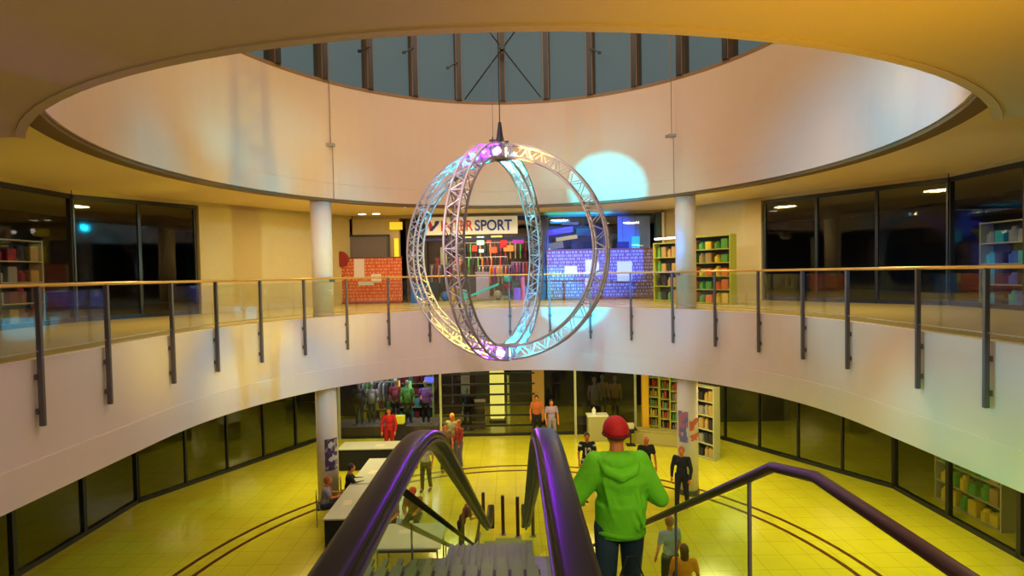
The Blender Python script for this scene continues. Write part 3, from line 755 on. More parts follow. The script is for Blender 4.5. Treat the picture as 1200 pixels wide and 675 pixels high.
# chairs for the seated
def chair(label, loc, rz):
    t = thing('chair', label, 'chair', loc, rz)
    MB().box((0, .02, .445), (.40, .40, .03), bev=.01).build('seat', M_blackp, t)
    MB().box((0, -.19, .72), (.38, .025, .26), bev=.01).build('backrest', M_blackp, t)
    for sx in (-1, 1):
        MB().cone((sx * .17, .18, 0), (sx * .17, .18, .43), .012, .012, 8).build('leg', M_steel, t)
        MB().cone((sx * .17, -.19, 0), (sx * .17, -.19, .80), .012, .012, 8).build('leg', M_steel, t)
    return t
arm_t = {-1: ((-.22, .15, 1.22), (-.14, .42, 1.22)), 1: ((.22, .15, 1.22), (.14, .42, 1.22))}
seats = [((-4.74, 14.95), -70, (.008, .012, .012), (.02, .01, .01), 'seated person in black with hands on the long diagonal table', 'long'),
         ((put(379, 14.0, 560)[0], 14.0), -70, (.26, .24, .34), (.30, .07, .02), 'seated person in lilac grey shirt at the near end of the long diagonal table', 'short'),
         ((put(481, 12.9, 600)[0], 13.35), 180, (.35, .12, .03), (.02, .01, .01), 'seated person in orange brown top and red cap behind the lower white table', 'long'),
         ((put(456, 12.9, 600)[0], 13.0), 180, (.25, .14, .08), (.03, .01, .01), 'seated person in tan top left of the red cap, behind the lower white table', 'short')]
for k, ((x, y), rz, sh, ha, lab, sl) in enumerate(seats):
    kw = {}
    t, T2, h2, A2, s2 = person(lab, (x, y, 0), R_(rz), 1.68, 'sit', shirt=sh, pants=(.02, .02, .03), hair=ha, skin=SKIN, sleeve=sl, arms=arm_t, lean=.15, cap=(k == 2))
    chair(['black chair under the person in black at the diagonal table', 'black chair under the person in lilac grey at the diagonal table', 'black chair under the person in the red cap', 'black chair under the person in the tan top'][k], (x, y, 0), R_(rz))
    if k == 2:
        MB().ball(h2 + V((0, -.005, .03)), (.095, .11, .09), 16, 10).ball(h2 + V((0, .11, .02)), (.07, .08, .012)).build('cap', mat('bright_red_cap', (.60, .01, .01), .6), t, smooth=True)

# tables
def table(label, x0, x1, y0, y1, cloth=True, h=.75, group=None):
    t = thing('table', label, 'table', ((x0 + x1) / 2, (y0 + y1) / 2, 0), group=group)
    a, b = (x1 - x0), (y1 - y0)
    MB().box((0, 0, h - .02), (a, b, .04), bev=.006).build('tabletop', mat('table_laminate', (.50, .50, .42), .5, var=.05), t)
    if cloth: MB().box((0, 0, (h - .04) / 2 + .01), (a - .06, b - .06, h - .06)).build('table_skirt', M_black, t)
    else:
        for sx in (-1, 1):
            for sy in (-1, 1): MB().cone((sx * (a / 2 - .08), sy * (b / 2 - .08), 0), (sx * (a / 2 - .08), sy * (b / 2 - .08), h - .04), .02, .02, 8).build('leg', M_steel, t)
        MB().box((0, 0, h - .09), (a - .14, b - .14, .08)).build('apron', M_dark, t)
    return t
table('white topped table with black skirt in front of the lower left shop', -5.95, -3.75, 17.75, 18.55)
table('long white table running diagonally away at left, far half', -4.62, -3.95, 14.75, 16.8, group='long white table row at left')
table('long white table running diagonally away at left, near half', -4.62, -3.95, 12.6, 14.70, group='long white table row at left')
table('white square table seen through the escalator glass at lower left', -3.05, -1.62, 11.15, 12.3, cloth=False)
for (x, y, w_, d_, r, lab) in ((-4.3, 13.5, .21, .30, .2, 'loose paper sheet on the near half of the long table'), (-4.2, 15.6, .21, .30, -.3, 'loose paper sheet on the far half of the long table'), (-2.5, 11.9, .30, .21, .1, 'loose paper sheet on the lower white table'), (-4.6, 18.1, .30, .21, .1, 'loose paper sheet on the table before the left shop')):
    tag(MB().box((0, 0, .002), (w_, d_, .004)).build('paper', mat('paper', (.7, .62, .5), .7), loc=(x, y, .7505)), lab, 'paper').rotation_euler = (0, 0, r)

# ------------------------------------------------------------------ shops: upper gallery
YU = 22.0
LU = [(-11.8, 2.6), (-11.8, 14.5), (-6.5, YU), (6.15, YU), (11.8, 14.5), (11.8, 2.6)]
def seg_box(mb, p, q, off, th, z0, z1, u0=0, u1=1):
    p, q = V((*p, 0)), V((*q, 0)); a = p.lerp(q, u0); b = p.lerp(q, u1); d = (b - a); L = d.length; ang = math.atan2(d.y, d.x)
    n = V((-sin(ang), cos(ang), 0)); c = (a + b) / 2 + n * off
    mb.box((c.x, c.y, (z0 + z1) / 2), (L, th, z1 - z0), rz=ang); return mb
# header band above the shopfronts
mb = MB()
for i in range(5): seg_box(mb, LU[i], LU[i + 1], .3, .5, ZC - .12, ZC - .001)
struct(mb.build('trim_6', M_beige))
# left beige wall
struct(seg_box(MB(), LU[1], LU[2], .15, .3, ZG + .02, ZC - .12, .35, .985).box((-5.55, YU + .15, (ZG + ZC) / 2 - .05), (1.9, .3, ZC - ZG - .16)).build('wall_left', M_beige))
# grey shutter frame
sf = thing('shutter', 'grey ribbed shutter panel in a dark frame above the red hoarding', 'shutter', (-6.1, YU - .06, ZG))
c = W(420, 288, YU)
mb = MB()
for k in range(26): mb.box((-1.05 + .08 * k, -.02, 2.10), (.05, .03, 1.25))
mb.box((-.02, .0, 2.1), (2.1, .02, 1.3))
mb.build('shutter_panel', mat('shutter_grey', (.17, .13, .11), .6), sf)
MB().box((0, -.04, 2.78), (2.3, .06, .07)).box((1.1, -.04, 2.1), (.08, .06, 1.4)).box((-1.1, -.04, 2.1), (.08, .06, 1.4)).box((0, -.04, 1.42), (2.3, .06, .05)).build('frame', M_dark, sf)
# yellow lit pillar
tag(MB().box((0, 0, 1.12), (.16, .12, 2.24)).box((0, 0, 2.75), (.5, .12, .30)).build('pillar_light', mat('yellow_glow', (.9, .62, .02), .5, emit=(1, .7, .03), es=.55), loc=(-4.68, YU - .12, ZG + .4)), 'bright yellow upright light strip left of the sports shop', 'light')
# hoardings
def hoarding(label, x0, x1, y, m, z1):
    t = thing('hoarding', label, 'hoarding', ((x0 + x1) / 2, y, ZG + .02)); w_ = x1 - x0
    MB().box((0, 0, z1 / 2 + .04), (w_, .05, z1 - .04)).build('printed_panel', m, t)
    mf = mat('maroon_frame', (.16, .02, .015), .5); MB().box((0, -.01, z1 + .02), (w_ + .06, .08, .05)).build('top_rail', mf, t); MB().box((0, -.01, .04), (w_ + .06, .08, .06)).build('bottom_rail', mf, t)
    return t
hoarding('red printed hoarding with small rows of text, left part of the upper gallery', -7.0, -4.42, YU - .45, M_hoard, 1.82)
hoarding('printed hoarding under blue light in front of the right upper shop', 1.42, 5.72, YU - .45, M_hoard2, 1.98)
tag(MB().cone((0, -.03, 0), (0, .03, 0), .32, .32, 32).cone((0, -.05, .0), (0, -.03, 0), .26, .26, 32).build('round_sign', mat('deep_red', (.28, .01, .01), .5), loc=(-6.85, YU - .52, ZG + 1.82)), 'round dark red sign at the top left of the red hoarding', 'sign')
for (px, py, w_, h_, lab) in ((421, 315, .42, .80, 'tall white notice on the red hoarding'), (441, 326, .40, .34, 'small white notice right of the tall one on the red hoarding'), (429, 332, .62, .16, 'low white strip notice on the red hoarding')):
    p = W(px, py, YU - .50)
    tag(MB().box((0, 0, 0), (w_, .02, h_), bev=.004).box((0, -.012, h_ * .2), (w_ * .6, .01, h_ * .12)).build('notice', mat('notice_white', (.62, .52, .48), .6), loc=p), lab, 'notice')
tag(MB().box((0, 0, .35), (.55, .5, .7), bev=.03).box((0, 0, .72), (.60, .55, .05), bev=.01).box((0, -.26, .5), (.3, .02, .08)).build('bin', mat('blue_bin', (.01, .14, .65), .5), loc=(-3.75, YU - .55, ZG + .02)), 'blue bin box beside the red hoarding at the sports shop', 'bin')

# sports shop portal, sign
sh = thing('shop_portal', 'navy shop portal framing the sports shop entrance', 'shopfront', (-1.2, YU, ZG))
MB().box((-2.62, 0, 1.75), (.32, .3, 3.42)).build('left_jamb', M_navy, sh)
MB().box((2.42, 0, 1.75), (.42, .3, 3.42)).build('right_jamb', M_navy, sh)
MB().box((-.1, 0, 3.38), (5.1, .3, .16)).box((-.1, 0, 2.56), (5.1, .3, .10)).build('lintel', M_navy, sh)
sg = thing('shop_sign', 'white lit shop sign with red and blue lettering above the sports shop', 'sign', (-1.60, YU - .20, ZG + 3.10))
SW = 3.75
MB().box((0, 0, 0), (SW, .10, .72), bev=.01).build('sign_board', M_signw, sg)
def text(s, size, m, parent, loc, name, sx=1.0):
    cu = bpy.data.curves.new('t', 'FONT'); cu.body = s; cu.size = size; cu.extrude = .012; cu.offset = .012; cu.align_x = 'LEFT'
    to = bpy.data.objects.new('t', cu); C.objects.link(to)
    dg = bpy.context.evaluated_depsgraph_get(); me = bpy.data.meshes.new_from_object(to.evaluated_get(dg))
    C.objects.unlink(to); bpy.data.objects.remove(to)
    me.materials.clear(); me.materials.append(m)
    me.transform(Matrix.Rotation(R_(90), 4, 'X') @ Matrix.Diagonal((sx, 1, 1, 1)))
    o = bpy.data.objects.new(name, me); C.objects.link(o); o.parent = parent; o.location = loc
    return o, max(v.co.x for v in me.vertices)
M_cyl = mat('bright_blue_letter', (.01, .03, .30), .5)  # slightly brighter blue for the letters
o1, w1 = text('INTER', .60, M_red, sg, (-1.25, -.065, -.21), 'red_letters', 1.0); o1.scale = (1.32 / w1, 1, 1)
o2, w2 = text('SPORT', .60, M_cyl, sg, (.13, -.065, -.21), 'blue_letters', 1.0); o2.scale = (1.52 / w2, 1, 1)
lg = MB(); a_ = [(-.22, .18), (-.08, .18), (.0, -.02), (.06, -.02), (-.04, -.2), (-.12, -.2)]
f = [lg.bm.verts.new((x, 0, z)) for x, z in a_] ; fb = [lg.bm.verts.new((x, -.02, z)) for x, z in a_]
lg.bm.faces.new(f); lg.bm.faces.new(fb[::-1])
for k in range(6): lg.bm.faces.new((f[k], f[(k + 1) % 6], fb[(k + 1) % 6], fb[k]))
o = lg.build('red_tick', M_red, sg, loc=(-1.56, -.055, 0))
lg = MB(); a_ = [(-.16, -.2), (-.04, -.2), (.20, .06), (.26, .20), (.08, .20), (.04, .04), (-.08, -.06)]
f = [lg.bm.verts.new((x, 0, z)) for x, z in a_] ; fb = [lg.bm.verts.new((x, -.025, z)) for x, z in a_]
lg.bm.faces.new(f); lg.bm.faces.new(fb[::-1])
for k in range(7): lg.bm.faces.new((f[k], f[(k + 1) % 7], fb[(k + 1) % 7], fb[k]))
lg.build('blue_tick', M_blue, sg, loc=(-1.54, -.06, 0))

jo, jw_ = text('12', .30, jw, jer, JERSEY, 'jersey_number'); jo.rotation_euler = (0, 0, PI); jo.scale = (.22 / jw_, 1, 1)
# interior of the sports shop
for c_, d_ in (((-1.2, 27.2), (6.0, .2)), ((-4.3, 24.7), (.15, 4.7)), ((1.45, 24.9), (.1, 4.3))): struct(MB().box((*c_, ZG + 1.7), (*d_, 3.4)).build('wall_shop', M_intw))
PAL = [('red', (.55, .03, .02)), ('orange', (.75, .18, .02)), ('violet', (.22, .05, .45)), ('green', (.10, .35, .06)), ('grey', (.30, .27, .27)), ('blue', (.03, .12, .50)), ('black', (.02, .02, .03)), ('tan', (.45, .28, .10)), ('yellow', (.75, .55, .04)), ('teal', (.03, .40, .45)), ('maroon', (.22, .01, .04)), ('pink', (.60, .10, .25))]
PM = {n: mat('goods_' + n, c, .6) for n, c in PAL}
garm = {}
def garment(colr, loc, rz, where):
    lab = '%s garment hanging %s' % (colr, where)
    if colr not in garm:
        g = MB(); pts = [(-.20, .30), (-.08, .36), (.08, .36), (.20, .30), (.27, -.05), (.19, -.08), (.15, .15), (.17, -.40), (-.17, -.40), (-.15, .15), (-.19, -.08), (-.27, -.05)]
        a = [g.bm.verts.new((x, -.03, z)) for x, z in pts]; b = [g.bm.verts.new((x, .03, z)) for x, z in pts]
        g.bm.faces.new(a); g.bm.faces.new(b[::-1])
        for k in range(12): g.bm.faces.new((a[k], a[(k + 1) % 12], b[(k + 1) % 12], b[k]))
        o = g.build('garment', PM[colr]); garm[colr] = o
    else:
        o = garm[colr].copy(); C.objects.link(o)
    o.location = loc; o.rotation_euler = (0, 0, rz)
    tag(o, lab, 'garment', '%s garments %s' % (colr, where)); return o
def rack(x, y, z0, w_, h_, label, cols, where, n):
    t = thing('clothes_rack', label, 'rack', (x, y, z0))
    MB().cone((-w_ / 2, 0, h_), (w_ / 2, 0, h_), .02, .02, 8).build('rail', M_steel, t)
    for s in (-1, 1):
        MB().cone((s * w_ / 2, 0, .03), (s * w_ / 2, 0, h_), .02, .02, 8).build('upright', M_steel, t)
        MB().box((s * w_ / 2, 0, .02), (.05, .5, .04)).build('foot', M_steel, t)
    for k in range(n):
        garment(cols[k % len(cols)] if k % 3 else random.choice(cols), (x - w_ / 2 + w_ * (k + .5) / n, y, z0 + h_ - .40), R_(random.uniform(84, 96)), where)
Z0 = ZG + .02
rack(-2.9, 23.4, Z0, 1.3, 1.55, 'clothes rack at the left inside the sports shop', ['black', 'maroon', 'grey', 'tan'], 'on the left rack inside the sports shop', 8)
rack(-.75, 23.6, Z0, 1.5, 1.45, 'clothes rack in the middle of the sports shop', ['violet', 'grey', 'black', 'orange'], 'on the middle rack inside the sports shop', 9)
rack(.6, 24.0, Z0, 1.2, 1.6, 'clothes rack at the right inside the sports shop', ['red', 'pink', 'violet', 'blue'], 'on the right rack inside the sports shop', 8)
rack(-1.9, 25.4, Z0, 3.4, 1.9, 'long clothes rack across the back of the sports shop', ['orange', 'maroon', 'green', 'black', 'red'], 'on the long back rack of the sports shop', 16)
rack(-.9, 26.6, Z0 + .9, 4.4, 1.75, 'high wall rail at the very back of the sports shop', ['maroon', 'red', 'black', 'tan', 'green'], 'on the high wall rail of the sports shop', 18)
# hanging sale boards
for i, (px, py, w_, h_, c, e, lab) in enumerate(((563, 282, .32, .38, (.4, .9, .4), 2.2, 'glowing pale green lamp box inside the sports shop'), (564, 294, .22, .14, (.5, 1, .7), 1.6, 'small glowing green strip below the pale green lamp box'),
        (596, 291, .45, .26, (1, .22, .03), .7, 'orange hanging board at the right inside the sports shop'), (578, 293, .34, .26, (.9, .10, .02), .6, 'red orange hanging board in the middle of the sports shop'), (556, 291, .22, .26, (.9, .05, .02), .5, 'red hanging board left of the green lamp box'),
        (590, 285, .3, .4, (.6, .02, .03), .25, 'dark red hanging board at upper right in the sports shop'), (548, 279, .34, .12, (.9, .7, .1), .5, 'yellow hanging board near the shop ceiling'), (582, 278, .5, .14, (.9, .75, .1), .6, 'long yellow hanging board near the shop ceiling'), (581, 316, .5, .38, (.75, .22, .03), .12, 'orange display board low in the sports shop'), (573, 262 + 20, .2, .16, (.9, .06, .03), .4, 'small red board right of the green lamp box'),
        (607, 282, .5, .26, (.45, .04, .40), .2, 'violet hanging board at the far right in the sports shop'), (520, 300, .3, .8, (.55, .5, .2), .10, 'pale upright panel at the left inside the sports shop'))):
    p = W(px, py, 24.6 - .2 * (i % 3))
    t = thing('hanging_board', lab, 'sign board', p)
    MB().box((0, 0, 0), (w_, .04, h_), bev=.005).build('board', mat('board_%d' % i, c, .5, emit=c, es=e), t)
    if py < 300: MB().cone((0, 0, h_ / 2), (0, 0, ZC - p.z), .006, .006, 5).build('cord', M_dark, t)
# display pieces: lilac box, cyan slanted bench, blue ball etc
def disp(name, lab, cat, px, py, Y, mbf, m, rz=0):
    p = W(px, py, Y); o = mbf.build(name, m, loc=p); o.rotation_euler = (0, 0, rz); return tag(o, lab, cat)
disp('display_plinth', 'pale violet display plinth in the sports shop entrance', 'display', 566, 331, 22.6, MB().box((0, 0, -.16), (.56, .4, 1.15), bev=.02).box((0, 0, .42), (.62, .46, .05)), mat('lilac_plinth', (.35, .28, .50), .5))
t = thing('exercise_bench', 'light blue slanted exercise bench at the sports shop entrance', 'bench', (-1.2, 21.2, Z0))
MB().box((0, 0, .42), (1.5, .34, .09), rot=Matrix.Rotation(R_(-22), 3, 'Y'), bev=.03).build('pad', mat('cyan_pad', (.05, .55, .70), .4), t)
MB().cone((-.55, 0, 0), (-.5, 0, .24), .03, .03, 8).cone((.5, 0, 0), (.5, 0, .58), .03, .03, 8).box((0, 0, .03), (1.3, .06, .05)).box((-.55, 0, .02), (.06, .45, .04)).box((.5, 0, .02), (.06, .45, .04)).build('frame', M_steel, t)
for (px, py, r, c, lab, yb) in ((595, 327, .19, 'teal', 'teal ball on the stack at the right of the sports shop entrance', 22.7), (595, 336, .18, 'maroon', 'dark red ball under the teal one at the sports shop', 22.7), (522, 342, .20, 'blue', 'blue ball at the left of the sports shop entrance', 22.5), (583, 341, .2, 'grey', 'grey ball at the middle of the sports shop entrance', 22.6)):
    p = W(px, py, yb); p.z = Z0 + r if c in ('blue', 'grey') else p.z; tag(MB().ball((0, 0, 0), r, 20, 14).build('ball', PM[c], loc=p, smooth=True), lab, 'ball')
t = thing('ball_stand', 'thin black ring stand holding balls at the sports shop entrance', 'stand', (W(595, 331, 22.7).x, 22.7, Z0))
MB().cone((.12, .2, 0), (.12, .2, 1.1), .02, .02, 8).box((0, .1, .02), (.4, .4, .04)).build('pole', M_dark, t)
pb = W(595, 327, 22.7).z - Z0
MB().tube([(.14 * cos(2 * PI * k / 16), .14 * sin(2 * PI * k / 16), pb - .14) for k in range(16)], .012, 6, closed=True).tube([(.14 * cos(2 * PI * k / 16), .14 * sin(2 * PI * k / 16), pb - .46) for k in range(16)], .012, 6, closed=True).build('ring', M_dark, t)
for (px, c, w_, h_, lab) in ((613, 'pink', .16, .95, 'narrow pink banner stand at the right of the sports shop entrance'), (606, 'violet', .3, .5, 'low violet display box at the right of the sports shop entrance'), (618, 'blue', .2, .55, 'low blue display box next to the violet one'), (508, 'black', .4, .8, 'dark display box at the left of the sports shop entrance'), (543, 'teal', .35, .45, 'low teal display box in the sports shop entrance'), (533, 'tan', .3, .6, 'tan display box in the sports shop entrance')):
    x = W(px, 340, 22.4).x
    tag(MB().box((0, 0, h_ / 2), (w_, .3, h_), bev=.02).box((0, -.16, h_ * .7), (w_ * .6, .01, h_ * .15)).build('display_box', PM[c], loc=(x, 22.45, Z0)), lab, 'display')

# right upper shop: glazed front with colourful interior
ws = struct(MB().box((1.5, YU, ZG + 1.75), (.08, .1, 3.4)).box((3.9, YU + .6, ZG + 1.75), (.05, .06, 3.4)).box((3.6, YU, ZC - .16), (4.4, .1, .08)).build('window_2', M_dark))
MB().box((3.6, YU, ZG + 1.72), (4.1, .02, 3.3)).build('pane', glass_mat('blue_lit_glass', (.86, .9, .95), .05), ws)
struct(MB().box((3.8, 26.5, ZG + 1.7), (4.8, .15, 3.4)).build('wall_shop', mat('dark_teal_interior', (.05, .07, .08), .8, var=.4, vscale=1.5)))
# pale blue partition at the right end of that shop
struct(MB().box((5.15, 22.5, ZG + 1.72), (1.35, .08, 3.40)).build('wall_partition', mat('pale_partition', (.30, .38, .60), .6)))
struct(MB().box((6.02, YU - .05, ZG + 1.75), (.22, .34, 3.46)).build('trim_7', mat('dark_green_post', (.012, .045, .045), .4)))
struct(MB().box((6.18, YU - .15, ZG + 1.75), (.09, .2, 3.46)).build('trim_8', mat('cream_post', (.70, .64, .48), .5)))
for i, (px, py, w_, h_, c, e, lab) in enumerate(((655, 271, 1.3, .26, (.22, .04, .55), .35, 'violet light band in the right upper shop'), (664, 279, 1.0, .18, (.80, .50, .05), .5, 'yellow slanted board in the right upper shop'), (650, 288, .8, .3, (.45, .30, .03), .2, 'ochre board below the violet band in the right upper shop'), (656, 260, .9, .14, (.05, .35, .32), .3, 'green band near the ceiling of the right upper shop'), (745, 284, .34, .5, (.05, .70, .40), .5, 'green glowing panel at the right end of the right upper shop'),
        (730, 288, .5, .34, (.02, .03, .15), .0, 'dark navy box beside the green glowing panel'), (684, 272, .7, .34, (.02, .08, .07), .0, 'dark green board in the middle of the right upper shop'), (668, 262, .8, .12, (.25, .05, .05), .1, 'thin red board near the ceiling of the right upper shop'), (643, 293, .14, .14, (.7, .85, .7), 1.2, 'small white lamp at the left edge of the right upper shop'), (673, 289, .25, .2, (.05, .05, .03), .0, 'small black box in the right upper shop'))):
    Y_ = 24.8 if px < 700 else 22.35
    p = W(px, py, Y_)
    t = thing('hanging_board', lab, 'sign board', p)
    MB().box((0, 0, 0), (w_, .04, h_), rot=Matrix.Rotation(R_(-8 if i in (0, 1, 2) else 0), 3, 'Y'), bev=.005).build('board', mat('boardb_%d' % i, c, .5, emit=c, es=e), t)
    MB().cone((0, 0, h_ * .3), (0, .0, ZC - p.z), .006, .006, 5).build('cord', M_dark, t)
rack(2.4, 23.6, Z0, 1.4, 1.7, 'clothes rack at the left behind the right upper window', ['violet', 'blue', 'black', 'tan'], 'on the left rack of the right upper shop', 8)
rack(4.1, 24.2, Z0, 1.4, 1.8, 'clothes rack at the middle behind the right upper window', ['teal', 'blue', 'black', 'grey'], 'on the middle rack of the right upper shop', 8)
# white notices on the right hoarding
for (px, py, w_, h_, lab) in ((669, 316, .5, .3, 'pale blue notice at upper left of the right hoarding'), (688, 331, .16, .36, 'upright white notice at the middle of the right hoarding'), (694, 313, .55, .6, 'large pale notice left of the truss on the right hoarding'), (732, 318, .6, .8, 'large pale notice right of the truss on the right hoarding')):
    p = W(px, py, YU - .50)
    tag(MB().box((0, 0, 0), (w_, .02, h_), bev=.004).box((0, -.012, h_ * .2), (w_ * .6, .01, h_ * .12)).build('notice', mat('notice_pale', (.55, .58, .62), .6), loc=p), lab, 'notice')

# wall stretches at the right and both sides of the gallery
mb = MB()
seg_box(mb, LU[3], LU[4], .15, .3, ZG + .02, ZC - .12, .02, .45)
struct(mb.build('wall_right', M_beige))
shelf_mats = ['tan', 'green', 'yellow', 'grey', 'red', 'black', 'teal', 'orange']
goods = {}
def shelf_unit(x, y, z0, rz, w_, h_, ns, label, where, m, cols, per=6, dens=1.0):
    t = thing('shelf_unit', label, 'shelves', (x, y, z0), rz)
    for s in (-1, 1): MB().box((s * w_ / 2, 0, h_ / 2), (.04, .36, h_)).build('side_panel', m, t)
    for k in range(ns + 1): MB().box((0, 0, .03 + (h_ - .06) * k / ns), (w_ - .04, .36, .03)).build('shelf', m, t)
    MB().box((0, .18, h_ / 2), (w_, .02, h_)).build('back_panel', M_intd, t)
    for k in range(ns):
        zb = .045 + (h_ - .06) * k / ns
        for j in range(per):
            if random.random() > dens: continue
            cc = random.choice(cols); hh = (h_ / ns) * random.choice((.55, .7))
            key = (cc, 'b' if j % 2 else 'c')
            if key not in goods:
                g = MB()
                if key[1] == 'b': g.box((0, 0, .5), (1, 1, 1), bev=.05).box((0, -.51, .5), (.6, .02, .3))
                else: g.cone((0, 0, 0), (0, 0, .75), .5, .5, 12).cone((0, 0, .75), (0, 0, 1), .35, .25, 12)
                o = g.build('boxed_product' if key[1] == 'b' else 'jar', PM[cc]); goods[key] = o
            else: o = goods[key].copy(); C.objects.link(o)
            lx = -w_ / 2 + .06 + (w_ - .12) * (j + .5) / per; sw = (w_ - .12) / per * .8
            q = Matrix.Rotation(rz, 3, 'Z') @ V((lx, -.02, 0))
            o.location = (x + q.x, y + q.y, z0 + zb); o.rotation_euler = (0, 0, rz); o.scale = (sw, min(.28, sw * 1.2), hh)
            kind = 'boxed product' if key[1] == 'b' else 'jar'
            tag(o, '%s %s standing %s' % (cc, kind, where), kind, '%s %ss %s' % (cc, kind, where))
    return t
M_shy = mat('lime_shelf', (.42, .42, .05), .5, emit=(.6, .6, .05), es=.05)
M_shw = mat('pale_shelf', (.45, .42, .28), .5)
# upper right, seen either side of the right column
shelf_unit(*W(783, 340, 19.2).xy, Z0, R_(-50), .95, 2.1, 4, 'shelf rack with green goods left of the right column upstairs', 'on the rack left of the right column upstairs', M_shy, ['green', 'tan', 'black'], 4)
shelf_unit(*W(829, 340, 17.4).xy, Z0, R_(-53), 1.8, 2.2, 5, 'shelf rack with yellow goods right of the right column upstairs', 'on the rack right of the right column upstairs', M_shy, ['yellow', 'green', 'orange', 'tan'], 6)
struct(MB().box((*W(783, 265, 19.6).xy, 7.7), (1.2, .05, .06), rz=R_(-53)).build('trim_9', M_warm))
# side stretches
def glazed(name_n, line, i, u0, u1, z0, z1, n, mframe, mglass, off=.1):
    f = MB(); seg_box(f, line[i], line[i + 1], off, .12, z1 - .12, z1, u0, u1); seg_box(f, line[i], line[i + 1], off, .12, z0, z0 + .12, u0, u1)
    for k in range(n + 1):
        u = u0 + (u1 - u0) * k / n; seg_box(f, line[i], line[i + 1], off, .12, z0, z1, max(u0, u - .004), min(u1, u + .004))
    o = struct(f.build('window_%d' % name_n, mframe))
    for k in range(n):
        a, b = u0 + (u1 - u0) * k / n, u0 + (u1 - u0) * (k + 1) / n
        seg_box(MB(), line[i], line[i + 1], off, .02, z0 + .12, z1 - .12, a + .006, b - .006).build('pane', mglass, o)
    return o
glazed(3, LU, 1, .0, .34, Z0, ZC - .12, 2, M_dark, M_gshop)
glazed(4, LU, 3, .46, 1.0, Z0, ZC - .12, 3, M_dark, M_gshop)
glazed(5, LU, 0, .1, 1.0, Z0, ZC - .12, 5, M_dark, M_gshop)
glazed(6, LU, 4, .0, .9, Z0, ZC - .12, 5, M_dark, M_gshop)
# gallery ceiling downlights
dl = None
dls = [(424.5, 260.5, 20.9), (441, 260.5, 20.9)]
labs = ['left one of two round downlights above the grey shutter', 'right one of two round downlights above the grey shutter']
for i, (px, py, Y) in enumerate(dls):
    x = W(px, py, Y).x
    t = thing('downlight', labs[i], 'ceiling light', (x, Y, ZC - .06), group='round downlights over the gallery')
    MB().cone((0, 0, 0), (0, 0, .06), .17, .19, 24).build('trim_ring', M_white, t); MB().cone((0, 0, -.01), (0, 0, .01), .14, .14, 24).build('diffuser', M_warm, t)
for px, py, Y, lab in ((478, 249, 18.6, 'bright square ceiling light above the left truss arm'), (765, 243.5, 17.6, 'bright square ceiling light above the dark green post')):
    p = W(px, py, Y)
    t = thing('ceiling_light', lab, 'ceiling light', (p.x, Y, ZC - .05))
    MB().box((0, 0, 0), (.36, .36, .08), bev=.01).build('frame', M_white, t); MB().box((0, 0, -.045), (.30, .30, .02)).box((0, -.185, -.01), (.3, .01, .05)).build('diffuser', M_warm, t)

# ------------------------------------------------------------------ lower level shopfronts
YL = 21.4
LL = [(-11.0, 2.6), (-11.0, 15.5), (-7.6, YL), (7.2, YL), (11.0, 15.5), (11.0, 2.6)]
M_gdark = glass_mat('dark_shop_glass', (.62, .62, .66), .025, .05)
M_postw = mat('pale_post', (.55, .55, .38), .4, .2)
def lwin(n, x0, x1, mfr, mgl, bars=None):
    f = MB().box(((x0 + x1) / 2, YL, ZS - .05), (x1 - x0, .1, .1)).box(((x0 + x1) / 2, YL, .05), (x1 - x0, .1, .1))
    o = struct(f.build('window_%d' % n, mfr))
    MB().box(((x0 + x1) / 2, YL, ZS / 2), (x1 - x0, .02, ZS - .1)).build('pane', mgl, o)
    if bars:
        m = MB()
        for z in bars: m.box(((x0 + x1) / 2, YL - .04, z), (x1 - x0, .05, .07))
        m.build('glazing_bar', M_dark, o)
    return o
xs = [W(px, 480, YL).x for px in (398, 517, 627, 674, 744, 795)]
lwin(7, xs[0] - .6, xs[1], M_dark, M_gshop)
lwin(8, xs[1], xs[2], M_dark, M_gdark, [.42, .84, 1.26, 1.68, 2.10, 2.52, 2.94])
lwin(9, xs[2], xs[3], M_dark, M_gdark)
lwin(10, xs[3], xs[4], M_dark, M_gdark)
for i, px in enumerate((398, 517, 674, 744)):
    x = W(px, 480, YL).x
    struct(MB().box((x, YL - .09, ZS / 2), (.085, .10, ZS)).build('trim_%d' % (10 + i), M_postw))
x = W(756, 480, YL - .6).x
struct(MB().box((x, YL - .6, ZS / 2), (.24, .2, ZS)).build('trim_14', mat('ochre_pillar', (.75, .42, .02), .5)))
glazed(11, LL, 2, -.0, .02, .0, ZS, 1, M_dark, M_gshop)
glazed(12, LL, 3, .0, 1.0, .0, ZS, 5, M_dark, M_gshop)
glazed(13, LL, 1, .0, 1.0, .0, ZS, 5, M_dark, M_gshop)
glazed(14, LL, 0, .1, 1.0, .0, ZS, 6, M_dark, M_gshop)
glazed(15, LL, 4, .0, .9, .0, ZS, 6, M_dark, M_gshop)
# dark inner walls of the lower shops
struct(MB().box((-5.4, 25.0, ZS / 2), (7.2, .15, ZS)).build('wall_shop', mat('plum_interior', (.035, .015, .035), .8, var=.4, vscale=1.5)))
struct(MB().box((3.6, 26.0, ZS / 2), (5.4, .15, ZS)).build('wall_shop', mat('night_interior', (.012, .014, .02), .8, var=.4, vscale=1.5)))
struct(MB().box((-.9, 27.0, ZS / 2), (3.6, .15, ZS)).build('wall_shop', mat('hall_interior', (.10, .10, .09), .6, var=.3, vscale=1.0)))
struct(MB().box((9.5, 22.8, ZS / 2), (4.6, .15, ZS)).build('wall_shop', mat('olive_interior', (.10, .09, .03), .8, var=.4, vscale=1.5)))
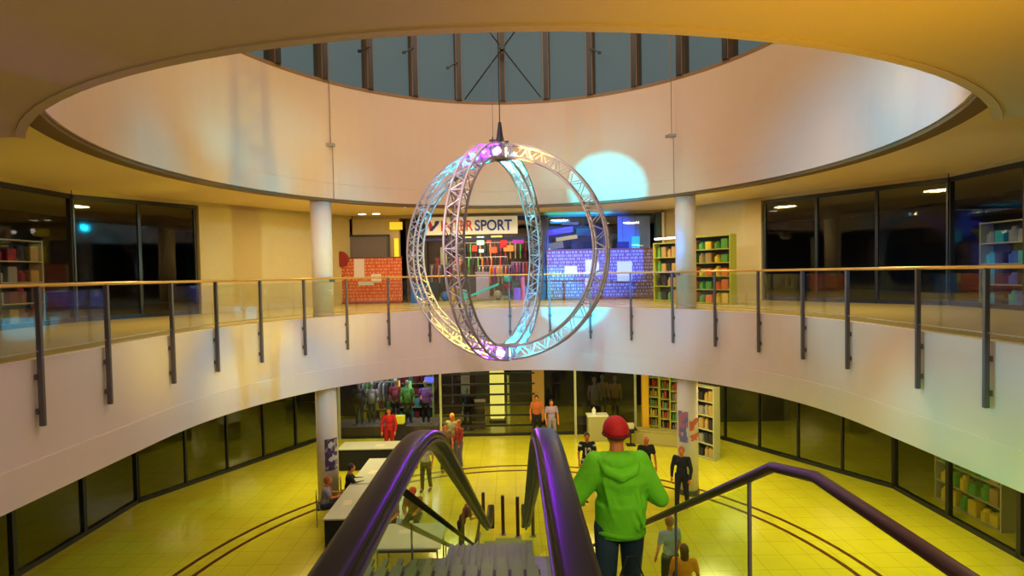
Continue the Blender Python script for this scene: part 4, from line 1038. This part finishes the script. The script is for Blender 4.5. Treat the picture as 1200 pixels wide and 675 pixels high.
# lit yellow pillar behind the central glass and its neighbours
for px, w_, c, es, Y, z1, lab in ((583, .62, (.85, .76, .12), 2.2, 23.4, 3.35, 'bright yellow lit pillar behind the central glass front'), (631, .5, (.85, .45, .05), .7, 23.0, 3.35, 'amber lit pillar at the right of the central glass front'), (546, .34, (.45, .48, .30), .10, 23.2, 2.95, 'pale column at the left behind the central glass front')):
    x = W(px, 480, Y).x
    t = thing('lit_pillar', lab, 'pillar', (x, Y, 0))
    MB().box((0, 0, z1 / 2 + .1), (w_, .4, z1 - .2), bev=.02).build('shaft', mat('pillar_%d' % px, c, .5, emit=c, es=es), t)
    MB().box((0, 0, .07), (w_ + .1, .5, .14)).build('plinth', M_dark, t)
x = W(560, 490, 22.6).x
t = thing('counter', 'pale striped counter behind the central glass front', 'counter', (x, 22.6, 0))
MB().box((0, 0, .55), (.62, .5, 1.1)).build('body', M_intw, t)
mb = MB()
for z in (.3, .6, .9, 1.12): mb.box((0, -.01, z), (.66, .54, .07))
mb.build('slats', mat('counter_slat', (.45, .38, .22), .5), t)
x = W(596, 480, 22.9).x
t = thing('signpost', 'slim lit yellow post sign with dark round head behind the central glass', 'sign', (x, 22.9, 0))
MB().box((0, 0, .5), (.12, .06, 1.0)).box((0, 0, 1.6), (.09, .05, 1.1)).build('post', mat('lit_post', (.7, .75, .1), .5, emit=(.8, .85, .1), es=.5), t)
MB().ball((0, 0, 2.35), (.16, .05, .18)).cone((0, 0, 2.1), (0, 0, 2.3), .02, .02, 8).build('head', M_dark, t)

# mannequins in the lower windows
mann = None
mm = {}
def mannequin(px, Y, h, colr, lab, z0=.0):
    x = W(px, 480, Y).x
    t = thing('mannequin', lab, 'mannequin', (x, Y, z0), group=None); s = h / 1.8
    MB().ball((0, 0, 1.68 * s), (.085 * s, .1 * s, .12 * s)).cone((0, 0, 1.45 * s), (0, 0, 1.6 * s), .05 * s, .045 * s, 10).build('head', mat('mannequin_skin', (.35, .32, .30), .4), t, smooth=True)
    MB().ball((0, 0, 1.27 * s), (.20 * s, .12 * s, .22 * s)).cone((0, 0, .85 * s), (0, 0, 1.3 * s), .17 * s, .15 * s, 14).limb([V((-.2, 0, 1.4)) * s, V((-.26, .02, 1.1)) * s, V((-.24, -.08, .86)) * s], [.06 * s, .045 * s, .035 * s]).limb([V((.2, 0, 1.4)) * s, V((.26, .02, 1.1)) * s, V((.24, -.08, .86)) * s], [.06 * s, .045 * s, .035 * s]).build('torso_clothes', PM[colr], t, smooth=True)
    MB().limb([V((-.09, 0, .88)) * s, V((-.10, 0, .5)) * s, V((-.11, 0, .06)) * s], [.095 * s, .07 * s, .05 * s]).limb([V((.09, 0, .88)) * s, V((.10, 0, .5)) * s, V((.11, 0, .06)) * s], [.095 * s, .07 * s, .05 * s]).build('legs', M_blackp, t, smooth=True)
    MB().cone((0, 0, 0), (0, 0, .03), .24 * s, .24 * s, 20).build('stand', M_steel, t)
    return t
mannequin(421, 22.1, 1.85, 'black', 'black dressed mannequin at the left end of the lower left window', .35)
mannequin(436, 22.4, 1.75, 'grey', 'grey dressed mannequin second from left in the lower left window', .35)
mannequin(478, 22.3, 1.8, 'green', 'green dressed mannequin in the middle of the lower left window', .35)
mannequin(499, 22.2, 1.8, 'violet', 'violet dressed mannequin at the right end of the lower left window', .35)
mannequin(464, 22.7, 1.8, 'maroon', 'maroon dressed mannequin left of the green one in the lower left window', .35)
mannequin(697, 22.4, 1.8, 'grey', 'grey dressed mannequin at the left of the window behind the red cap', .3)
mannequin(706, 22.9, 1.8, 'tan', 'tan dressed mannequin behind the grey one in the window behind the red cap', .3)
mannequin(721, 22.6, 1.8, 'tan', 'tan dressed mannequin directly above the red cap', .3)
mannequin(548, 22.2, 1.8, 'black', 'black dressed mannequin at the left of the central glass front', 0)
for (x0, x1, lab) in ((xs[0] - .3, xs[1] - .2, 'low window platform in the lower left shop'), (xs[3] + .15, xs[4] - .15, 'low window platform behind the red cap')):
    hgt = .35 if x0 < 0 else .3
    tag(MB().box(((x1 - x0) / 2, 0, hgt / 2), (x1 - x0, 1.3, hgt), bev=.01).build('platform', M_intw, loc=(x0, 22.4, 0)), lab, 'platform')
# pale shelf cabinets in the lower left shop
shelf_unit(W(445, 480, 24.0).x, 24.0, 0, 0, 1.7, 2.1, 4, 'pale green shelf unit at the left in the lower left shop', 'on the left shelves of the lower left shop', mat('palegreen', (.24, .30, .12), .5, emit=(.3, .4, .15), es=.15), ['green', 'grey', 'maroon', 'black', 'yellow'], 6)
shelf_unit(W(486, 480, 24.2).x, 24.2, 0, 0, 1.7, 2.2, 4, 'pale green shelf unit at the right in the lower left shop', 'on the right shelves of the lower left shop', MATS['palegreen'], ['green', 'teal', 'maroon', 'black', 'violet'], 6)
rack(-6.0, 23.2, 0, 1.6, 1.9, 'clothes rack at the left in the lower left shop', ['black', 'grey', 'green', 'black'], 'on the left rack of the lower left shop', 9)
rack(-4.0, 23.4, .9, 2.6, 2.1, 'high clothes rail across the lower left shop', ['violet', 'maroon', 'black', 'grey', 'green'], 'on the high rail of the lower left shop', 14)
for px, py, c, e, w_, h_, lab in ((468, 452, (1, .35, .05), 1.2, .06, .45, 'narrow orange lamp strip in the lower left shop'), (433, 460, (.7, .7, .8), 1.0, .2, .12, 'small white lamp at the left in the lower left shop'), (503, 445, (.15, .15, 1), .9, .4, .22, 'blue glowing board at upper right in the lower left shop'), (479, 452, (.3, .7, .2), .5, .25, .4, 'green glowing board in the lower left shop'), (493, 462, (.8, .35, .1), .6, .12, .4, 'small orange board in the lower left shop'), (465, 466, (1, 1, 1), 2, .07, .07, 'tiny white lamp in the lower left shop')):
    p = W(px, py, 22.9); t = thing('hanging_lamp', lab, 'lamp', p)
    MB().box((0, 0, 0), (w_, .05, h_), bev=.004).build('lamp_panel', mat('lampp_%d_%d' % (px, py), c, .5, emit=c, es=e), t)
    MB().cone((0, 0, h_ / 2), (0, 0, ZS - p.z), .005, .005, 5).build('cord', M_dark, t)
t = thing('yellow_crate', 'yellow crate on the shop step right of the person in red', 'crate', (W(469, 503, 20.6).x, 20.6, 0))
MB().box((0, 0, .4), (.4, .36, .8), bev=.01).build('crate_body', PM['black'], t); MB().box((0, 0, .95), (.36, .32, .3), bev=.02).build('lid', mat('yellow_lid', (.75, .75, .03), .5), t)
# counter behind the man's cap with a white object on it
t = thing('reception_counter', 'pale counter in front of the dark glass, left of the red cap', 'counter', (W(700, 505, 20.6).x, 20.6, 0))
MB().box((0, 0, .48), (.75, .45, .96), bev=.01).build('body', mat('counter_beige', (.36, .33, .15), .5), t); MB().box((0, 0, .98), (.82, .5, .05), bev=.01).build('top', M_white, t)
tag(MB().box((0, 0, .11), (.14, .10, .22), bev=.02).cone((0, 0, .2), (0, 0, .27), .03, .03, 10).build('bottle', M_white, loc=(W(696, 490, 20.6).x, 20.6, 1.005)), 'white bottle standing on the pale counter', 'bottle')
t = thing('side_table', 'small black side table right of the red cap', 'table', (W(739, 508, 19.9).x, 19.9, 0))
MB().box((0, 0, .62), (.42, .4, .04)).build('tabletop', M_dark, t); MB().cone((0, 0, .02), (0, 0, .60), .03, .03, 8).box((0, 0, .015), (.32, .32, .03)).build('pedestal', M_dark, t)
tag(MB().box((0, 0, .08), (.22, .2, .16), bev=.01).box((0, 0, .165), (.24, .22, .02)).build('white_box', mat('cream_box', (.65, .62, .40), .6), loc=(W(739, 508, 19.9).x, 19.9, .642)), 'cream box on the small black side table', 'box')
# right lower shop shelves
for i, (px, Y, lab) in enumerate(((766, 21.0, 'left of three goods racks beside the ochre pillar'), (780, 20.6, 'middle of three goods racks beside the ochre pillar'), (792, 20.2, 'right of three goods racks, behind the right column'))):
    shelf_unit(W(px, 480, Y).x, Y, 0, R_(-20), .40, 2.75, 7, 'tall lime shelf rack, ' + lab, 'on the rack ' + lab.split(',')[0], M_shy, ['tan', 'green', 'yellow', 'grey', 'black', 'red', 'teal'], 3)
shelf_unit(W(826, 480, 18.5).x, 18.5, 0, R_(-55), .9, 2.5, 5, 'tall shelf rack just right of the right column downstairs', 'on the rack right of the column downstairs', M_shw, ['black', 'tan', 'grey'], 4)
tag(MB().box((0, 0, .25), (1.9, .35, .5), bev=.02).box((0, 0, .52), (2.0, .42, .05)).build('bench', mat('shop_plinth', (.40, .34, .12), .5), loc=(W(775, 515, 20.0).x, 19.9, 0)), 'low ochre plinth in front of the lower right racks', 'plinth').rotation_euler = (0, 0, R_(-20))

# side shops (continuing beyond the columns)
k = 0
for (x, y, rz, cols, z0, lab, wh) in (
        (12.6, 13.2, -90, ['blue', 'teal', 'grey', 'black'], Z0, 'blue goods rack upstairs on the right side, far one', 'on the far right side rack upstairs'),
        (12.6, 10.0, -90, ['blue', 'teal', 'violet', 'black'], Z0, 'blue goods rack upstairs on the right side, near one', 'on the near right side rack upstairs'),
        (-12.6, 13.2, 90, ['maroon', 'tan', 'grey', 'black'], Z0, 'brown goods rack upstairs on the left side, far one', 'on the far left side rack upstairs'),
        (-12.6, 10.0, 90, ['maroon', 'tan', 'grey', 'black'], Z0, 'brown goods rack upstairs on the left side, near one', 'on the near left side rack upstairs'),
        (11.9, 13.8, -90, ['green', 'yellow', 'tan'], 0, 'green goods rack downstairs on the right side, far one', 'on the far right side rack downstairs'),
        (11.9, 11.0, -90, ['green', 'yellow', 'tan'], 0, 'green goods rack downstairs on the right side, near one', 'on the near right side rack downstairs')):
    shelf_unit(x, y, z0, R_(rz), 2.0, 2.2, 4, lab, wh, M_shw, cols, 6)

# ------------------------------------------------------------------ lights
def area(name, loc, size, col, e, rot=(0, 0, 0), sy=None, shape=None):
    l = bpy.data.lights.new(name, 'AREA'); l.color = col; l.energy = e; l.size = size
    if shape: l.shape = shape
    if sy: l.shape = 'RECTANGLE'; l.size_y = sy
    o = bpy.data.objects.new(name, l); C.objects.link(o); o.location = loc; o.rotation_euler = rot; return o
def spot(name, loc, tgt, col, e, ang, blend=.3, soft=.05):
    l = bpy.data.lights.new(name, 'SPOT'); l.color = col; l.energy = e; l.spot_size = R_(ang); l.spot_blend = blend; l.shadow_soft_size = soft
    o = bpy.data.objects.new(name, l); C.objects.link(o); o.location = loc; o.rotation_euler = (V(tgt) - V(loc)).to_track_quat('-Z', 'Y').to_euler(); return o
area('roof_fill', (0, CY, 16.2), 9, (1, .76, .54), 720, shape='DISK')  # added soft fill under the roof, warms the drum wall
# ground floor lights fixed to the underside of the slab
for a in (-45, -15, 15, 45, 75):
    x, y = P(R_(a), 8.6); area('soffit_light', (x, y, ZS - .06), 1.6, (1, .86, .30), 110, shape='DISK')
for s in (1,): area('soffit_light', (s * 8.6, 6.5, ZS - .06), 1.8, (1, .86, .30), 110, shape='DISK')
# gallery lights
for a in (-70, -40, -14, 14, 40, 70):
    x, y = P(R_(a), 9.3); area('gallery_light', (x, y, ZC - .08), .8, (1, .76, .32), 150, shape='DISK')
area('shop_light', (-1.2, 24.4, ZC - .1), 3, (1, .85, .65), 200, sy=3)
area('shop_light', (3.6, 24.2, ZC - .1), 3, (.8, .85, 1), 30, sy=3)
area('shop_light', (-4.8, 22.6, ZS - .1), 3.5, (.9, .9, 1), 110, sy=1.8)
area('shop_light', (-.6, 24.2, ZS - .1), 3, (.95, .9, .6), 35, sy=3)
area('shop_light', (3.6, 23.8, ZS - .1), 3, (.8, .85, 1), 10, sy=2)
area('shop_light', (8.2, 20.6, ZS - .1), 2, (1, .85, .35), 45, sy=2)
# added frontal fill lights under the near ceiling, brighten the man's back
area('front_fill', (-1.5, -1.5, ZN - .05), 1.4, (1, .90, .80), 170, shape='DISK')
area('front_fill', (2.6, .4, ZN - .05), 1.2, (1, .9, .6), 150, shape='DISK')
# added wash lamp above the near ceiling, brightens far walls and slab
spot('wall_fill', (-2.6, 4.9, 9.2), (0, 17, 7.2), (1, .76, .74), 2000, 84, .9, .3)
# yellow uplight on the near ceiling, right; soft pinkish one added at left to tint it
spot('ceiling_uplight', (2.1, 1.5, 5.9), (1.9, 2.9, 8.04), (1, .55, .005), 330, 100, 1.0, .2)
spot('ceiling_uplight', (-3.4, .2, 5.5), (-1.6, 2.6, 8.04), (1, .66, .58), 45, 120, 1.0, .3)
# cyan / blue stage light on the far wall and shop
SP = (3.5, 1.4, 7.4)
spot('stage_and_added_spot', SP, W(708, 222, 16.9), (0.0, .66, 1.0), 26000, 9.2, .4, .03)
spot('stage_and_added_spot', SP, W(673, 346, 17.0), (0.0, .66, 1.0), 30000, 9.0, .5, .03)
spot('stage_and_added_spot', SP, W(698, 300, 21.8), (0.0, .14, 1.0), 42000, 13.0, .5, .03)
spot('stage_and_added_spot', (3.0, 5.6, 9.4), (8.5, 12.0, 8.2), (0.05, .45, 1.0), 2500, 50, 1.0, .3)  # added blue spot, only tints the right side wall
spot('stage_and_added_spot', (2.5, 1.0, 6.8), (7.0, 10.5, 0), (.10, 1.0, .05), 2500, 46, 1.0, .3)  # added green spot, only tints the floor at right

# world: dim dusk sky
w = bpy.data.worlds.new('world'); sc.world = w; w.use_nodes = True
bg_ = w.node_tree.nodes['Background']; bg_.inputs[0].default_value = (.115, .150, .150, 1); bg_.inputs[1].default_value = 1.0
